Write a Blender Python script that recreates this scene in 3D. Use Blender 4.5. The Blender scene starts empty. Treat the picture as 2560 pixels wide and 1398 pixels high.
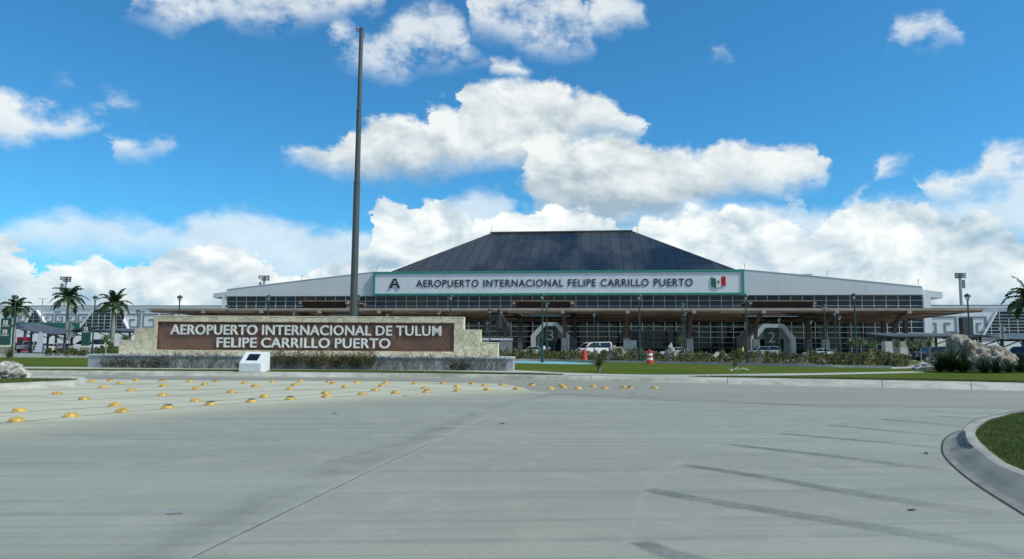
import bpy, bmesh, math, random
from mathutils import Vector, Matrix
R = math.radians
random.seed(7)
scene = bpy.context.scene
col = scene.collection

# ------------------------------------------------------------------ camera
CAM_H = 1.30
FPX = 1750.0                      # focal length in photo pixels (2560 wide)
PITCH = math.atan((868 - 699) / FPX)
ROLL = math.atan(0.0065)
cF = Vector((0, math.cos(PITCH), math.sin(PITCH)))
r0 = Vector((1, 0, 0)); u0 = Vector((0, -math.sin(PITCH), math.cos(PITCH)))
cR = r0 * math.cos(ROLL) + u0 * math.sin(ROLL)
cU = u0 * math.cos(ROLL) - r0 * math.sin(ROLL)
CAM = Vector((0, 0, CAM_H))
cam_data = bpy.data.cameras.new('camera')
cam_data.sensor_width = 36.0
cam_data.lens = FPX / 2560 * 36.0
cam_data.clip_end = 6000
cam = bpy.data.objects.new('camera', cam_data)
col.objects.link(cam)
cam.matrix_world = Matrix(((cR.x, cU.x, -cF.x, CAM.x), (cR.y, cU.y, -cF.y, CAM.y), (cR.z, cU.z, -cF.z, CAM.z), (0, 0, 0, 1)))
scene.camera = cam

def ray(px, py):
    return cF + cR * ((px - 1280) / FPX) + cU * ((699 - py) / FPX)
def G(px, py, z=0.0):             # surveyed point of the place on the level z
    d = ray(px, py)
    t = (z - CAM_H) / d.z
    p = CAM + d * t
    return Vector((p.x, p.y, z))
def V(px, py, D):                 # surveyed point at distance D (world y)
    d = ray(px, py)
    return CAM + d * (D / d.y)
class Frame:                      # a vertical plane standing in the place
    def __init__(s, ox, oy, ang):
        s.O = Vector((ox, oy, 0)); s.a = ang
        s.E = Vector((math.cos(ang), math.sin(ang), 0)); s.N = Vector((-math.sin(ang), math.cos(ang), 0))
    def loc(s, px, py, n=0.0):
        d = ray(px, py)
        t = (n - (CAM - s.O).dot(s.N)) / d.dot(s.N)
        p = CAM + d * t
        return ((p - s.O).dot(s.E), p.z)

# ------------------------------------------------------------------ light
SUN_EL = R(50)
sun_h = Vector((0.90, -0.40, 0)).normalized()
sun_dir = Vector((sun_h.x * math.cos(SUN_EL), sun_h.y * math.cos(SUN_EL), math.sin(SUN_EL)))
sd = bpy.data.lights.new('sun', 'SUN'); sd.energy = 3.0; sd.angle = R(5.0); sd.color = (1.0, 0.975, 0.83)
sun = bpy.data.objects.new('sun', sd); col.objects.link(sun)
sun.rotation_euler = (-sun_dir).to_track_quat('-Z', 'Y').to_euler()
sun.location = (30, -20, 60)

scene.view_settings.view_transform = 'Standard'
scene.view_settings.look = 'None'
scene.view_settings.exposure = 0.22
scene.view_settings.gamma = 1.0
scene.view_settings.use_curve_mapping = False

# ------------------------------------------------------------------ node helper
class NB:
    def __init__(s, tree): s.t = tree; s.n = tree.nodes; s.l = tree.links
    def new(s, typ, **kw):
        n = s.n.new(typ)
        for k, v in kw.items(): setattr(n, k, v)
        return n
    def put(s, sock, v):
        if v is None: return
        if isinstance(v, bpy.types.NodeSocket): s.l.new(v, sock)
        else:
            if isinstance(v, (tuple, list)) and len(v) == 3 and sock.type == 'RGBA': v = (*v, 1)
            sock.default_value = v
    def m(s, op, a, b=None, c=None, clamp=False):
        n = s.new('ShaderNodeMath', operation=op, use_clamp=clamp)
        s.put(n.inputs[0], a); s.put(n.inputs[1], b); s.put(n.inputs[2], c)
        return n.outputs[0]
    def mix(s, fac, a, b, blend='MIX'):
        n = s.new('ShaderNodeMix', data_type='RGBA', blend_type=blend)
        s.put(n.inputs[0], fac); s.put(n.inputs[6], a); s.put(n.inputs[7], b)
        return n.outputs[2]
    def ss(s, v, lo, hi, smooth=True, a=0.0, b=1.0):
        n = s.new('ShaderNodeMapRange', interpolation_type='SMOOTHSTEP' if smooth else 'LINEAR')
        n.clamp = True
        s.put(n.inputs[0], v); s.put(n.inputs[1], lo); s.put(n.inputs[2], hi); s.put(n.inputs[3], a); s.put(n.inputs[4], b)
        return n.outputs[0]
    def noise(s, vec, scale, detail=3, rough=0.5, dist=0.0, out=0):
        n = s.new('ShaderNodeTexNoise', noise_dimensions='3D')
        s.put(n.inputs['Vector'], vec); s.put(n.inputs['Scale'], scale); s.put(n.inputs['Detail'], detail)
        s.put(n.inputs['Roughness'], rough); s.put(n.inputs['Distortion'], dist)
        return n.outputs[out]
    def comb(s, x, y, z):
        n = s.new('ShaderNodeCombineXYZ'); s.put(n.inputs[0], x); s.put(n.inputs[1], y); s.put(n.inputs[2], z); return n.outputs[0]
    def vscale(s, v, sc):
        n = s.new('ShaderNodeMapping'); s.put(n.inputs['Vector'], v); n.inputs['Scale'].default_value = sc; return n.outputs[0]
    def curve(s, v, pts):
        n = s.new('ShaderNodeFloatCurve')
        c = n.mapping.curves[0]
        pts = sorted(pts)
        while len(c.points) < len(pts): c.points.new(0.5, 0.5)
        for p, (x, y) in zip(c.points, pts):
            p.location = (x, y); p.handle_type = 'VECTOR'
        n.mapping.update()
        s.put(n.inputs['Value'], v)
        return n.outputs[0]

# ------------------------------------------------------------------ sky
world = bpy.data.worlds.new('World'); scene.world = world
world.use_nodes = True
def build_world():
    b = NB(world.node_tree); b.n.clear()
    sky = b.new('ShaderNodeTexSky', sky_type='NISHITA')
    sky.sun_disc = False; sky.sun_elevation = SUN_EL; sky.sun_rotation = math.atan2(sun_h.x, sun_h.y)
    sky.air_density = 1.0; sky.dust_density = 0.3; sky.ozone_density = 3.0; sky.altitude = 0
    skyc = b.mix(1.0, sky.outputs[0], (0.36, 1.02, 1.30, 1), 'MULTIPLY')
    gam = b.new('ShaderNodeGamma'); b.put(gam.inputs[0], skyc); gam.inputs[1].default_value = 1.0
    skyc = gam.outputs[0]
    tc = b.new('ShaderNodeTexCoord')
    sep = b.new('ShaderNodeSeparateXYZ'); b.l.new(tc.outputs['Generated'], sep.inputs[0])
    x, y, z = sep.outputs
    az = b.m('ARCTAN2', x, y); el = b.m('ARCSINE', z)
    A = math.pi / 4; EM = 0.6
    # warped coordinates: billows
    # cloud noise lives on the direction sphere, a little squashed
    vec = b.vscale(tc.outputs['Generated'], (1, 1, 1.35))
    n1 = b.noise(vec, 9.0, 7, 0.62)
    n2 = b.noise(b.vscale(vec, (1, 1, 1.2)), 26.0, 5, 0.6, 0.3)
    off = b.new('ShaderNodeVectorMath', operation='ADD'); b.put(off.inputs[0], vec); off.inputs[1].default_value = (0.010, 0.0, 0.022)
    n2o = b.noise(b.vscale(off.outputs[0], (1, 1, 1.2)), 26.0, 5, 0.6, 0.3)
    nn = b.m('ADD', b.m('MULTIPLY', n1, 0.72), b.m('MULTIPLY', n2, 0.28))
    rl = b.m('SUBTRACT', b.noise(vec, 8.0, 4, 0.55, 0.4), b.noise(off.outputs[0], 8.0, 4, 0.55, 0.4))
    relief = b.m('ADD', b.m('MULTIPLY', rl, 0.9), b.m('MULTIPLY', b.m('SUBTRACT', n2, n2o), 0.16))
    wob = b.m('SUBTRACT', nn, 0.5)
    elw = b.m('SUBTRACT', el, b.m('MULTIPLY', wob, 0.10))
    azn = b.noise(vec, 14.0, 5, 0.6)
    azw = b.m('ADD', az, b.m('MULTIPLY', b.m('SUBTRACT', azn, 0.5), 0.10))
    u = b.m('DIVIDE', b.m('PINGPONG', b.m('ADD', azw, A), 2 * A), 2 * A)
    n3 = b.m('SUBTRACT', b.noise(b.vscale(tc.outputs['Generated'], (1, 1, 2.2)), 7.0, 6, 0.6, 0.6), 0.5)
    def conv(pts, base=0):
        out = []
        for px, py in pts:
            d = ray(px, py).normalized()
            out.append(((math.atan2(d.x, d.y) + A) / (2 * A), min(0.99, max(0.0, math.asin(d.z) / EM))))
        return out
    def layer(top, bot, st, sb, dark, white, opacity, lo=0.0, hi=0.75, rk=5.0, bias=0.0, wisp_lo=None):
        t = b.m('MULTIPLY', b.curve(u, conv(top)), EM)
        if bot is None: bo = -0.05
        else: bo = b.m('MULTIPLY', b.curve(u, conv(bot)), EM)
        dt = b.m('ADD', b.m('SUBTRACT', t, elw), st * 0.4); db = b.m('ADD', b.m('SUBTRACT', elw, bo), sb * 0.5)
        a = b.m('MULTIPLY', b.ss(dt, 0.0, st), b.ss(db, 0.0, sb))
        th = b.m('SUBTRACT', t, bo)
        a = b.m('MULTIPLY', a, b.ss(th, 0.004, 0.02))
        a = b.m('MULTIPLY', a, opacity)
        if wisp_lo is not None: a = b.m('MULTIPLY', a, b.ss(nn, wisp_lo, wisp_lo + 0.2))
        # thick cloud: lower part of the bank sits in the shade of its own top
        rel = b.m('DIVIDE', db, b.m('MAXIMUM', th, 0.02))
        sh = b.ss(rel, lo, hi)
        sh = b.m('ADD', b.m('ADD', b.m('MULTIPLY_ADD', sh, 0.66, 0.10 + bias), b.m('MULTIPLY', n3, 1.25)), b.m('ADD', b.m('MULTIPLY', relief, rk * 0.42), b.m('MULTIPLY', b.m('SUBTRACT', n2, 0.5), 0.6)))
        sh = b.ss(sh, -0.1, 1.0, False)
        c = b.mix(sh, dark, white)
        return a, c
    K = 1.0
    W = (8.0, 8.3, 8.15); GREY = (3.4, 4.3, 4.9); GREY2 = (4.6, 5.5, 5.9)
    top_T = [(-400, -60), (300, -60), (310, 4), (330, -70), (950, -70), (965, 0), (975, 0), (1165, 30), (1180, -70), (1460, -70), (1470, 10), (1490, -20), (1600, 0), (1640, 35), (1660, 36), (2236, 92), (2250, 76), (2275, 48), (2325, 28), (2380, 38), (2415, 66), (2424, 76), (2700, -60), (3000, -60)]
    bot_T = [(-400, -59), (300, -59), (310, 5), (350, 30), (430, 70), (480, 62), (520, 28), (560, 45), (640, 60), (720, 58), (800, 42), (900, 28), (965, 1), (975, 1), (1165, 32), (1190, 72), (1260, 92), (1330, 122), (1400, 135), (1450, 115), (1475, 70), (1500, 80), (1560, 66), (1640, 38), (1660, 36), (2236, 93), (2250, 100), (2300, 102), (2340, 90), (2400, 94), (2415, 84), (2424, 77), (2700, -59), (3000, -59)]
    top_S = [(-400, 250), (0, 226), (60, 230), (115, 243), (135, 268), (160, 262), (200, 240), (240, 250), (268, 292), (282, 340), (310, 318), (350, 320), (390, 340), (425, 330), (475, 356), (490, 357), (1195, 152), (1205, 150), (1220, 142), (1290, 150), (1345, 190), (1360, 195), (1745, 139), (1770, 126), (1820, 126), (1830, 135), (1950, 506), (1970, 488), (2000, 490), (2015, 508), (2090, 508), (2110, 488), (2150, 490), (2175, 450), (2200, 412), (2240, 400), (2278, 384), (2286, 430), (2300, 462), (2340, 432), (2385, 436), (2410, 425), (2440, 388), (2500, 352), (2560, 350), (3000, 380)]
    bot_S = [(-400, 330), (0, 362), (60, 358), (120, 338), (180, 332), (240, 306), (268, 293), (282, 374), (310, 378), (350, 382), (390, 374), (425, 366), (475, 357), (490, 358), (1195, 153), (1205, 152), (1220, 180), (1290, 204), (1345, 200), (1360, 196), (1745, 140), (1770, 150), (1820, 146), (1830, 136), (1950, 507), (1970, 524), (2000, 524), (2015, 509), (2090, 509), (2110, 522), (2150, 525), (2175, 452), (2200, 452), (2240, 430), (2278, 398), (2286, 431), (2300, 494), (2340, 500), (2385, 500), (2410, 470), (2440, 450), (2500, 455), (2560, 470), (3000, 470)]
    top_X = [(-400, 200), (100, 222), (125, 200), (200, 205), (222, 228), (235, 235), (270, 225), (330, 262), (385, 288), (400, 289), (820, 60), (850, 56), (930, 92), (990, 55), (1060, 22), (1120, 42), (1180, 92), (1230, 150), (1300, 230), (3000, 300)]
    bot_X = [(-400, 201), (100, 223), (125, 218), (200, 236), (222, 229), (235, 236), (270, 285), (330, 302), (385, 296), (400, 290), (820, 62), (850, 140), (930, 190), (990, 205), (1060, 165), (1120, 168), (1180, 150), (1230, 151), (1300, 231), (3000, 301)]
    top_M = [(-400, 420), (640, 384), (690, 384), (720, 368), (780, 358), (830, 360), (880, 326), (940, 314), (1040, 300), (1062, 262), (1100, 258), (1145, 276), (1165, 220), (1200, 212), (1280, 222), (1400, 200), (1440, 228), (1500, 240), (1545, 265), (1600, 290), (1622, 316), (1640, 320), (3000, 480)]
    bot_M = [(-400, 421), (640, 385), (690, 392), (780, 402), (850, 418), (920, 440), (1000, 428), (1100, 408), (1250, 412), (1300, 405), (1380, 360), (1460, 345), (1540, 338), (1600, 332), (1622, 320), (1640, 321), (3000, 481)]
    top_N = [(-400, 470), (1280, 420), (1300, 400), (1320, 345), (1360, 328), (1430, 335), (1480, 350), (1520, 340), (1590, 345), (1640, 368), (1700, 362), (1760, 366), (1830, 350), (1900, 370), (1950, 380), (1985, 362), (2015, 366), (2030, 400), (2060, 440), (3000, 480)]
    bot_N = [(-400, 471), (1280, 421), (1300, 470), (1320, 525), (1400, 540), (1560, 550), (1700, 538), (1800, 490), (1900, 474), (2000, 468), (2030, 440), (2060, 441), (3000, 481)]
    top_V = [(-400, 540), (0, 545), (100, 536), (180, 540), (320, 556), (400, 575), (480, 545), (640, 540), (750, 560), (850, 565), (940, 575), (1100, 500), (1180, 480), (1250, 495), (1300, 540), (1600, 560), (1700, 520), (2000, 520), (2380, 500), (2440, 470), (2560, 440), (3000, 440)]
    bot_V = [(-400, 612), (0, 612), (100, 622), (320, 630), (420, 640), (520, 700), (640, 740), (940, 740), (1100, 620), (1300, 620), (1600, 620), (2000, 620), (2400, 620), (2560, 610), (3000, 600)]
    top_H = [(-400, 580), (0, 562), (40, 585), (72, 640), (84, 690), (110, 676), (160, 660), (200, 648), (250, 644), (290, 664), (325, 692), (350, 655), (420, 625), (480, 608), (550, 600), (600, 612), (640, 640), (680, 690), (750, 688), (790, 660), (850, 645), (890, 645), (918, 640), (930, 525), (948, 492), (990, 502), (1012, 526), (1060, 496), (1110, 498), (1140, 518), (1180, 528), (1210, 545), (1250, 532), (1330, 538), (1380, 522), (1480, 522), (1540, 538), (1550, 610), (1588, 610), (1600, 552), (1700, 536), (1780, 538), (1850, 525), (1880, 542), (1920, 536), (1960, 552), (2010, 588), (2060, 536), (2080, 522), (2160, 510), (2230, 516), (2290, 510), (2320, 540), (2370, 566), (2400, 522), (2440, 522), (2480, 556), (2540, 584), (2562, 625), (3000, 560)]
    c = skyc
    # high part of the sky beyond the frame: the same broken cumulus
    gn = b.noise(b.vscale(tc.outputs['Generated'], (1, 1, 1.5)), 3.4, 7, 0.6, 0.2)
    ga = b.m('MULTIPLY', b.ss(gn, 0.55, 0.68), b.ss(el, 0.47, 0.60))
    gc = b.mix(b.m('ADD', b.m('MULTIPLY', relief, 5.0), 0.65, clamp=True), GREY2, W)
    c = b.mix(ga, c, gc)
    wisp = b.ss(nn, 0.40, 0.62)
    for (t, bo, st, sb, dk, wh, op, lo, hi, rk, bi, wl) in (
        (top_T, bot_T, 0.03, 0.035, (6.2, 7.0, 7.6), W, 0.80, -0.2, 0.7, 3.0, 0.15, 0.35),
        (top_X, bot_X, 0.03, 0.035, (6.6, 7.3, 7.8), W, 0.75, -0.2, 0.7, 3.0, 0.15, 0.40),
        (top_M, bot_M, 0.014, 0.045, GREY, W, 0.95, 0.0, 1.0, 8.5, -0.10, None),
        (top_N, bot_N, 0.016, 0.05, GREY, W, 0.95, 0.0, 1.0, 8.5, -0.10, None),
        (top_S, bot_S, 0.022, 0.03, (5.6, 6.5, 7.1), W, 0.88, -0.3, 0.8, 4.0, 0.0, 0.32),
        (top_V, bot_V, 0.03, 0.06, (4.8, 5.9, 6.7), (7.4, 8.2, 8.6), 0.78, 0.1, 1.0, 4.0, -0.1, None),
        (top_H, None, 0.008, 0.03, (3.3, 4.7, 5.7), (8.7, 9.0, 8.8), 0.96, 0.30, 1.05, 9.0, -0.08, None)):
        a, lc = layer(t, bo, st, sb, dk, wh, op, lo, hi, rk, bi, wl)
        c = b.mix(a, c, lc)
    bg = b.new('ShaderNodeBackground'); b.put(bg.inputs[0], c); bg.inputs[1].default_value = 0.1
    out = b.new('ShaderNodeOutputWorld'); b.l.new(bg.outputs[0], out.inputs[0])
    world.cycles.sampling_method = 'MANUAL'; world.cycles.sample_map_resolution = 512
build_world()

# ------------------------------------------------------------------ mesh + object helpers
class MB:
    def __init__(s): s.v = []; s.f = []; s.mi = []
    def add(s, verts, faces, m=0):
        o = len(s.v); s.v += [tuple(p) for p in verts]
        for f in faces: s.f.append(tuple(i + o for i in f)); s.mi.append(m)
        return s
    def box(s, x0, x1, y0, y1, z0, z1, m=0):
        v = [(x0, y0, z0), (x1, y0, z0), (x1, y1, z0), (x0, y1, z0), (x0, y0, z1), (x1, y0, z1), (x1, y1, z1), (x0, y1, z1)]
        return s.add(v, [(0, 3, 2, 1), (4, 5, 6, 7), (0, 1, 5, 4), (1, 2, 6, 5), (2, 3, 7, 6), (3, 0, 4, 7)], m)
    def prism(s, a, b, m=0, caps=True):        # a, b: matching 3d loops
        n = len(a)
        f = [(i, (i + 1) % n, n + (i + 1) % n, n + i) for i in range(n)]
        if caps: f += [tuple(range(n - 1, -1, -1)), tuple(range(n, 2 * n))]
        return s.add(list(a) + list(b), f, m)
    def ext(s, poly, y0, y1, m=0):             # (x, z) polygon pushed along y
        return s.prism([(x, y0, z) for x, z in poly], [(x, y1, z) for x, z in poly], m)
    def slab(s, poly, z0, z1, m=0):            # (x, y) polygon pushed along z
        return s.prism([(x, y, z0) for x, y in poly], [(x, y, z1) for x, y in poly], m)
    def loft(s, rings, m=0, caps=True):
        n = len(rings[0]); v = [p for r in rings for p in r]; f = []
        for k in range(len(rings) - 1):
            for i in range(n):
                f.append((k * n + i, k * n + (i + 1) % n, (k + 1) * n + (i + 1) % n, (k + 1) * n + i))
        if caps: f += [tuple(range(n - 1, -1, -1)), tuple(range((len(rings) - 1) * n, len(rings) * n))]
        return s.add(v, f, m)
    def tube(s, path, radii, n=8, m=0, caps=True):
        path = [Vector(p) for p in path]
        if not isinstance(radii, (list, tuple)): radii = [radii] * len(path)
        rings = []; up = None
        for i, p in enumerate(path):
            t = (path[min(i + 1, len(path) - 1)] - path[max(i - 1, 0)]).normalized()
            if up is None: up = Vector((0, 0, 1)) if abs(t.z) < 0.9 else Vector((1, 0, 0))
            a = t.cross(up).normalized(); b = a.cross(t)
            up = b
            rings.append([tuple(p + (a * math.cos(2 * math.pi * k / n) + b * math.sin(2 * math.pi * k / n)) * radii[i]) for k in range(n)])
        return s.loft(rings, m, caps)
    def lathe(s, prof, n=16, c=(0, 0, 0), m=0):
        rings = [[(c[0] + r * math.cos(2 * math.pi * k / n), c[1] + r * math.sin(2 * math.pi * k / n), c[2] + z) for k in range(n)] for r, z in prof]
        return s.loft(rings, m, True)
    def build(s, name, mats, parent=None, smooth=False, loc=None, rot=None):
        me = s.mesh(name, mats, smooth)
        return link(name, me, parent, loc, rot)
    def mesh(s, name, mats, smooth=False):
        me = bpy.data.meshes.new(name); me.from_pydata(s.v, [], s.f)
        if not isinstance(mats, (list, tuple)): mats = [mats]
        for mt in mats: me.materials.append(mt)
        if len(mats) > 1: me.polygons.foreach_set('material_index', s.mi)
        if smooth:
            me.polygons.foreach_set('use_smooth', [True] * len(s.f))
            try: me.set_sharp_from_angle(angle=R(40))
            except Exception: pass
        me.update()
        return me
def link(name, me, parent=None, loc=None, rot=None):
    o = bpy.data.objects.new(name, me); col.objects.link(o)
    if parent: o.parent = parent
    if loc is not None: o.location = loc
    if rot is not None: o.rotation_euler = rot
    return o
def tag(o, label, cat, group=None):
    o['label'] = label; o['category'] = cat
    if group: o['group'] = group
    return o
def thing(name, label, cat, loc=(0, 0, 0), rz=0.0, group=None):
    o = bpy.data.objects.new(name, None); col.objects.link(o)
    o.empty_display_size = 0.3
    o.location = loc; o.rotation_euler = (0, 0, rz)
    return tag(o, label, cat, group)
def struct(o): o['kind'] = 'structure'; return o
def stuff(o): o['kind'] = 'stuff'; return o
def copy_tree(o, parent=None):
    c = o.copy(); col.objects.link(c); c.parent = parent
    for ch in list(o.children): copy_tree(ch, c)
    return c

# ------------------------------------------------------------------ materials
MATS = {}
def mat(name, c1, c2=None, scale=4.0, rough=0.6, bump=0.0, bscale=None, detail=4, metal=0.0, spec=0.5, rnd=0.0, stretch=None, lo=0.35, hi=0.65, coat=0.0, emit=None, trans=0.0, bdist=0.02, speck=0.0, speckscale=60.0, off=None):
    m = bpy.data.materials.new(name); m.use_nodes = True
    b = NB(m.node_tree); p = b.n['Principled BSDF']
    tc = b.new('ShaderNodeTexCoord'); v = tc.outputs['Object']
    if stretch: v = b.vscale(v, stretch)
    if off:
        mp_ = b.new('ShaderNodeMapping'); b.put(mp_.inputs['Vector'], v); mp_.inputs['Location'].default_value = off; v = mp_.outputs[0]
    c = (*c1, 1)
    if c2 is not None:
        c = b.mix(b.ss(b.noise(v, scale, detail, 0.6), lo, hi), c1, c2)
    if speck > 0:
        f = b.ss(b.noise(tc.outputs['Object'], speckscale, 2, 0.7), 0.35, 0.7)
        c = b.mix(b.m('MULTIPLY', f, speck), c, (0.02, 0.02, 0.02, 1))
    if rnd > 0:
        oi = b.new('ShaderNodeObjectInfo')
        h = b.new('ShaderNodeHueSaturation'); b.put(h.inputs['Color'], c)
        b.put(h.inputs['Value'], b.m('ADD', b.m('MULTIPLY', oi.outputs['Random'], 2 * rnd), 1 - rnd))
        c = h.outputs[0]
    b.put(p.inputs['Base Color'], c)
    p.inputs['Roughness'].default_value = rough; p.inputs['Metallic'].default_value = metal
    p.inputs['Specular IOR Level'].default_value = spec; p.inputs['Coat Weight'].default_value = coat
    if bump > 0:
        bn = b.new('ShaderNodeBump'); bn.inputs['Strength'].default_value = bump; bn.inputs['Distance'].default_value = bdist
        b.put(bn.inputs['Height'], b.noise(v, bscale or scale * 4, 5, 0.65)); b.l.new(bn.outputs[0], p.inputs['Normal'])
    if emit:
        p.inputs['Emission Color'].default_value = (*emit[0], 1); p.inputs['Emission Strength'].default_value = emit[1]
    MATS[name] = m
    return m
M = MATS
mat('white_paint', (0.66, 0.69, 0.67), (0.60, 0.63, 0.615), 0.35, 0.55, stretch=(1.6, 1, 0.12), detail=8, lo=0.38, hi=0.75)
mat('white_wall', (0.78, 0.79, 0.78), (0.70, 0.71, 0.70), 0.25, 0.6, stretch=(1, 1, 0.3))
mat('sign_white', (0.80, 0.81, 0.80), (0.73, 0.75, 0.74), 0.3, 0.5, stretch=(1.5, 1, 0.2), detail=7)
mat('teal_frame', (0.03, 0.25, 0.19), (0.04, 0.29, 0.22), 1.0, 0.45)
mat('letter_black', (0.012, 0.016, 0.018), rough=0.4)
mat('letter_white', (0.80, 0.79, 0.74), (0.73, 0.72, 0.67), 3.0, 0.45)
mat('roof_slate', (0.008, 0.013, 0.022), (0.060, 0.060, 0.060), 0.050, 0.36, spec=0.28, rnd=0.10, stretch=(1.0, 0.35, 0.35), lo=0.46, hi=0.60, detail=6, off=(46, 0, 0))  # grey patch at left paints a cloud reflection into the slate colour
mat('roof_under', (0.012, 0.013, 0.015), rough=0.5)
mat('mullion', (0.62, 0.64, 0.64), rough=0.4)
mat('wood_soffit', (0.33, 0.21, 0.155), (0.23, 0.14, 0.105), 1.4, 0.6, rnd=0.28, stretch=(0.25, 1, 1))
mat('canopy_beam', (0.17, 0.115, 0.085), (0.12, 0.08, 0.06), 1.0, 0.6)
mat('canopy_fascia', (0.42, 0.35, 0.265), (0.33, 0.27, 0.205), 0.5, 0.6)
mat('skylight_dark', (0.035, 0.022, 0.018), rough=0.5)
mat('rust_lip', (0.36, 0.24, 0.16), (0.26, 0.15, 0.09), 1.0, 0.7)
mat('precast', (0.52, 0.50, 0.45), (0.40, 0.385, 0.345), 1.2, 0.75, bump=0.2, bscale=14)
mat('precast_grey', (0.27, 0.28, 0.275), (0.19, 0.20, 0.20), 1.6, 0.75, bump=0.2, bscale=14)
mat('portal_white', (0.85, 0.86, 0.85), (0.80, 0.81, 0.80), 0.6, 0.5)
mat('portal_inner', (0.30, 0.33, 0.33), rough=0.5)
mat('portal_panel', (0.035, 0.075, 0.07), rough=0.35)
mat('digit', (0.78, 0.77, 0.68), rough=0.5)
mat('interior_dark', (0.012, 0.014, 0.017), rough=0.7)
mat('key_grey', (0.20, 0.235, 0.245), rough=0.5)
mat('grey_metal', (0.28, 0.30, 0.31), (0.22, 0.24, 0.25), 2.0, 0.4, metal=0.6)
mat('steel', (0.42, 0.44, 0.45), (0.34, 0.36, 0.37), 1.5, 0.42, metal=0.5)
mat('shelter_sheet', (0.10, 0.11, 0.12), (0.075, 0.085, 0.095), 0.7, 0.5, metal=0.0)
mat('shelter_frame', (0.06, 0.068, 0.075), rough=0.5)
mat('green_fascia', (0.012, 0.13, 0.10), (0.010, 0.105, 0.082), 1.0, 0.5)
mat('lamp_green', (0.010, 0.050, 0.045), (0.014, 0.060, 0.052), 3.0, 0.38)
mat('lamp_glass', (0.80, 0.82, 0.80), rough=0.2)
mat('totem_green', (0.008, 0.072, 0.058), rough=0.4)
mat('pole_grey', (0.085, 0.10, 0.095), (0.068, 0.082, 0.078), 0.6, 0.5, stretch=(1, 1, 0.2))
mat('stone', (0.76, 0.675, 0.485), (0.64, 0.555, 0.385), 2.2, 0.85, bump=0.55, bscale=16, rnd=0.13, detail=7, bdist=0.03, speck=0.12, speckscale=9)
mat('mortar', (0.42, 0.36, 0.25), (0.31, 0.265, 0.18), 5, 0.9)
mat('plinth', (0.46, 0.48, 0.48), (0.34, 0.365, 0.37), 0.8, 0.7, stretch=(1, 1, 0.4), detail=7, bump=0.15, bscale=20)
mat('plinth_cap', (0.66, 0.67, 0.66), (0.52, 0.54, 0.54), 1.5, 0.7)
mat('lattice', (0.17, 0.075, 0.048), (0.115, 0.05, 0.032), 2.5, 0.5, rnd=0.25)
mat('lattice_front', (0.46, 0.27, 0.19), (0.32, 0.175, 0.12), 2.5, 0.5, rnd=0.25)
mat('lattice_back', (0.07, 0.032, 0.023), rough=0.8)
mat('kiosk_white', (0.80, 0.81, 0.80), (0.72, 0.74, 0.73), 3, 0.5, detail=6)
mat('plaque', (0.012, 0.014, 0.022), rough=0.12)
mat('bronze', (0.040, 0.044, 0.040), (0.065, 0.080, 0.070), 6, 0.45, metal=0.5, bump=0.3, bscale=25)
mat('kerb', (0.50, 0.485, 0.41), (0.31, 0.295, 0.24), 0.7, 0.85, bump=0.5, bscale=18, detail=9, lo=0.40, hi=0.66, speck=0.30, speckscale=1.7, stretch=(0.35, 1.0, 4.0))
mat('kerb_top', (0.40, 0.395, 0.335), (0.32, 0.315, 0.27), 1.2, 0.8, bump=0.25, bscale=25, detail=7)
mat('gutter', (0.34, 0.34, 0.29), (0.24, 0.24, 0.21), 2.2, 0.8, bump=0.3, bscale=22, detail=8, speck=0.25, speckscale=5)
mat('mortar_face', (0.165, 0.172, 0.148), (0.235, 0.238, 0.205), 1.3, 0.85, bump=0.3, bscale=30, detail=8)
mat('crack', (0.035, 0.035, 0.034), rough=0.9)
mat('sidewalk', (0.45, 0.445, 0.39), (0.37, 0.37, 0.325), 0.6, 0.8, bump=0.2, bscale=20, detail=6)
mat('blue_paint', (0.20, 0.46, 0.50), (0.16, 0.40, 0.45), 1.0, 0.5)
mat('soil', (0.06, 0.05, 0.035), (0.09, 0.08, 0.05), 2, 0.95)
mat('yellow_paint', (0.62, 0.39, 0.075), (0.48, 0.30, 0.07), 8, 0.45, rnd=0.12, bump=0.12, bscale=60, speck=0.25, speckscale=14)
mat('worn_steel', (0.07, 0.075, 0.08), (0.16, 0.15, 0.12), 10, 0.5, metal=0.4)
mat('orange_drum', (0.62, 0.055, 0.022), (0.52, 0.045, 0.02), 4, 0.45)
mat('reflect_white', (0.80, 0.80, 0.78), rough=0.35)
mat('rubber', (0.018, 0.018, 0.018), rough=0.8)
mat('rim', (0.35, 0.36, 0.37), rough=0.35, metal=0.7)
mat('car_glass', (0.010, 0.014, 0.017), rough=0.05, spec=0.5)
mat('car_white', (0.68, 0.69, 0.69), rough=0.22, coat=0.6)
mat('car_silver', (0.40, 0.41, 0.42), rough=0.25, metal=0.4, coat=0.5)
mat('car_dark', (0.012, 0.018, 0.025), rough=0.18, coat=0.6)
mat('car_trim', (0.02, 0.02, 0.02), rough=0.5)
mat('head_lamp', (0.75, 0.77, 0.78), rough=0.1)
mat('tail_lamp', (0.42, 0.02, 0.015), rough=0.2)
mat('red_machine', (0.42, 0.015, 0.03), rough=0.35)
mat('banner', (0.62, 0.62, 0.68), (0.54, 0.54, 0.60), 1.5, 0.8)
mat('sign_back', (0.30, 0.33, 0.35), rough=0.45, metal=0.3)
mat('palm_trunk', (0.30, 0.29, 0.26), (0.21, 0.20, 0.18), 3, 0.9, stretch=(1, 1, 4), bump=0.3, bscale=8)
mat('palm_shaft', (0.10, 0.16, 0.05), rough=0.5)
mat('twig', (0.13, 0.125, 0.115), (0.20, 0.19, 0.175), 6, 0.9)
mat('skin', (0.30, 0.17, 0.11), rough=0.6)
mat('hair', (0.012, 0.010, 0.009), rough=0.6)
mat('shirt_white', (0.72, 0.73, 0.74), rough=0.8)
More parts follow.
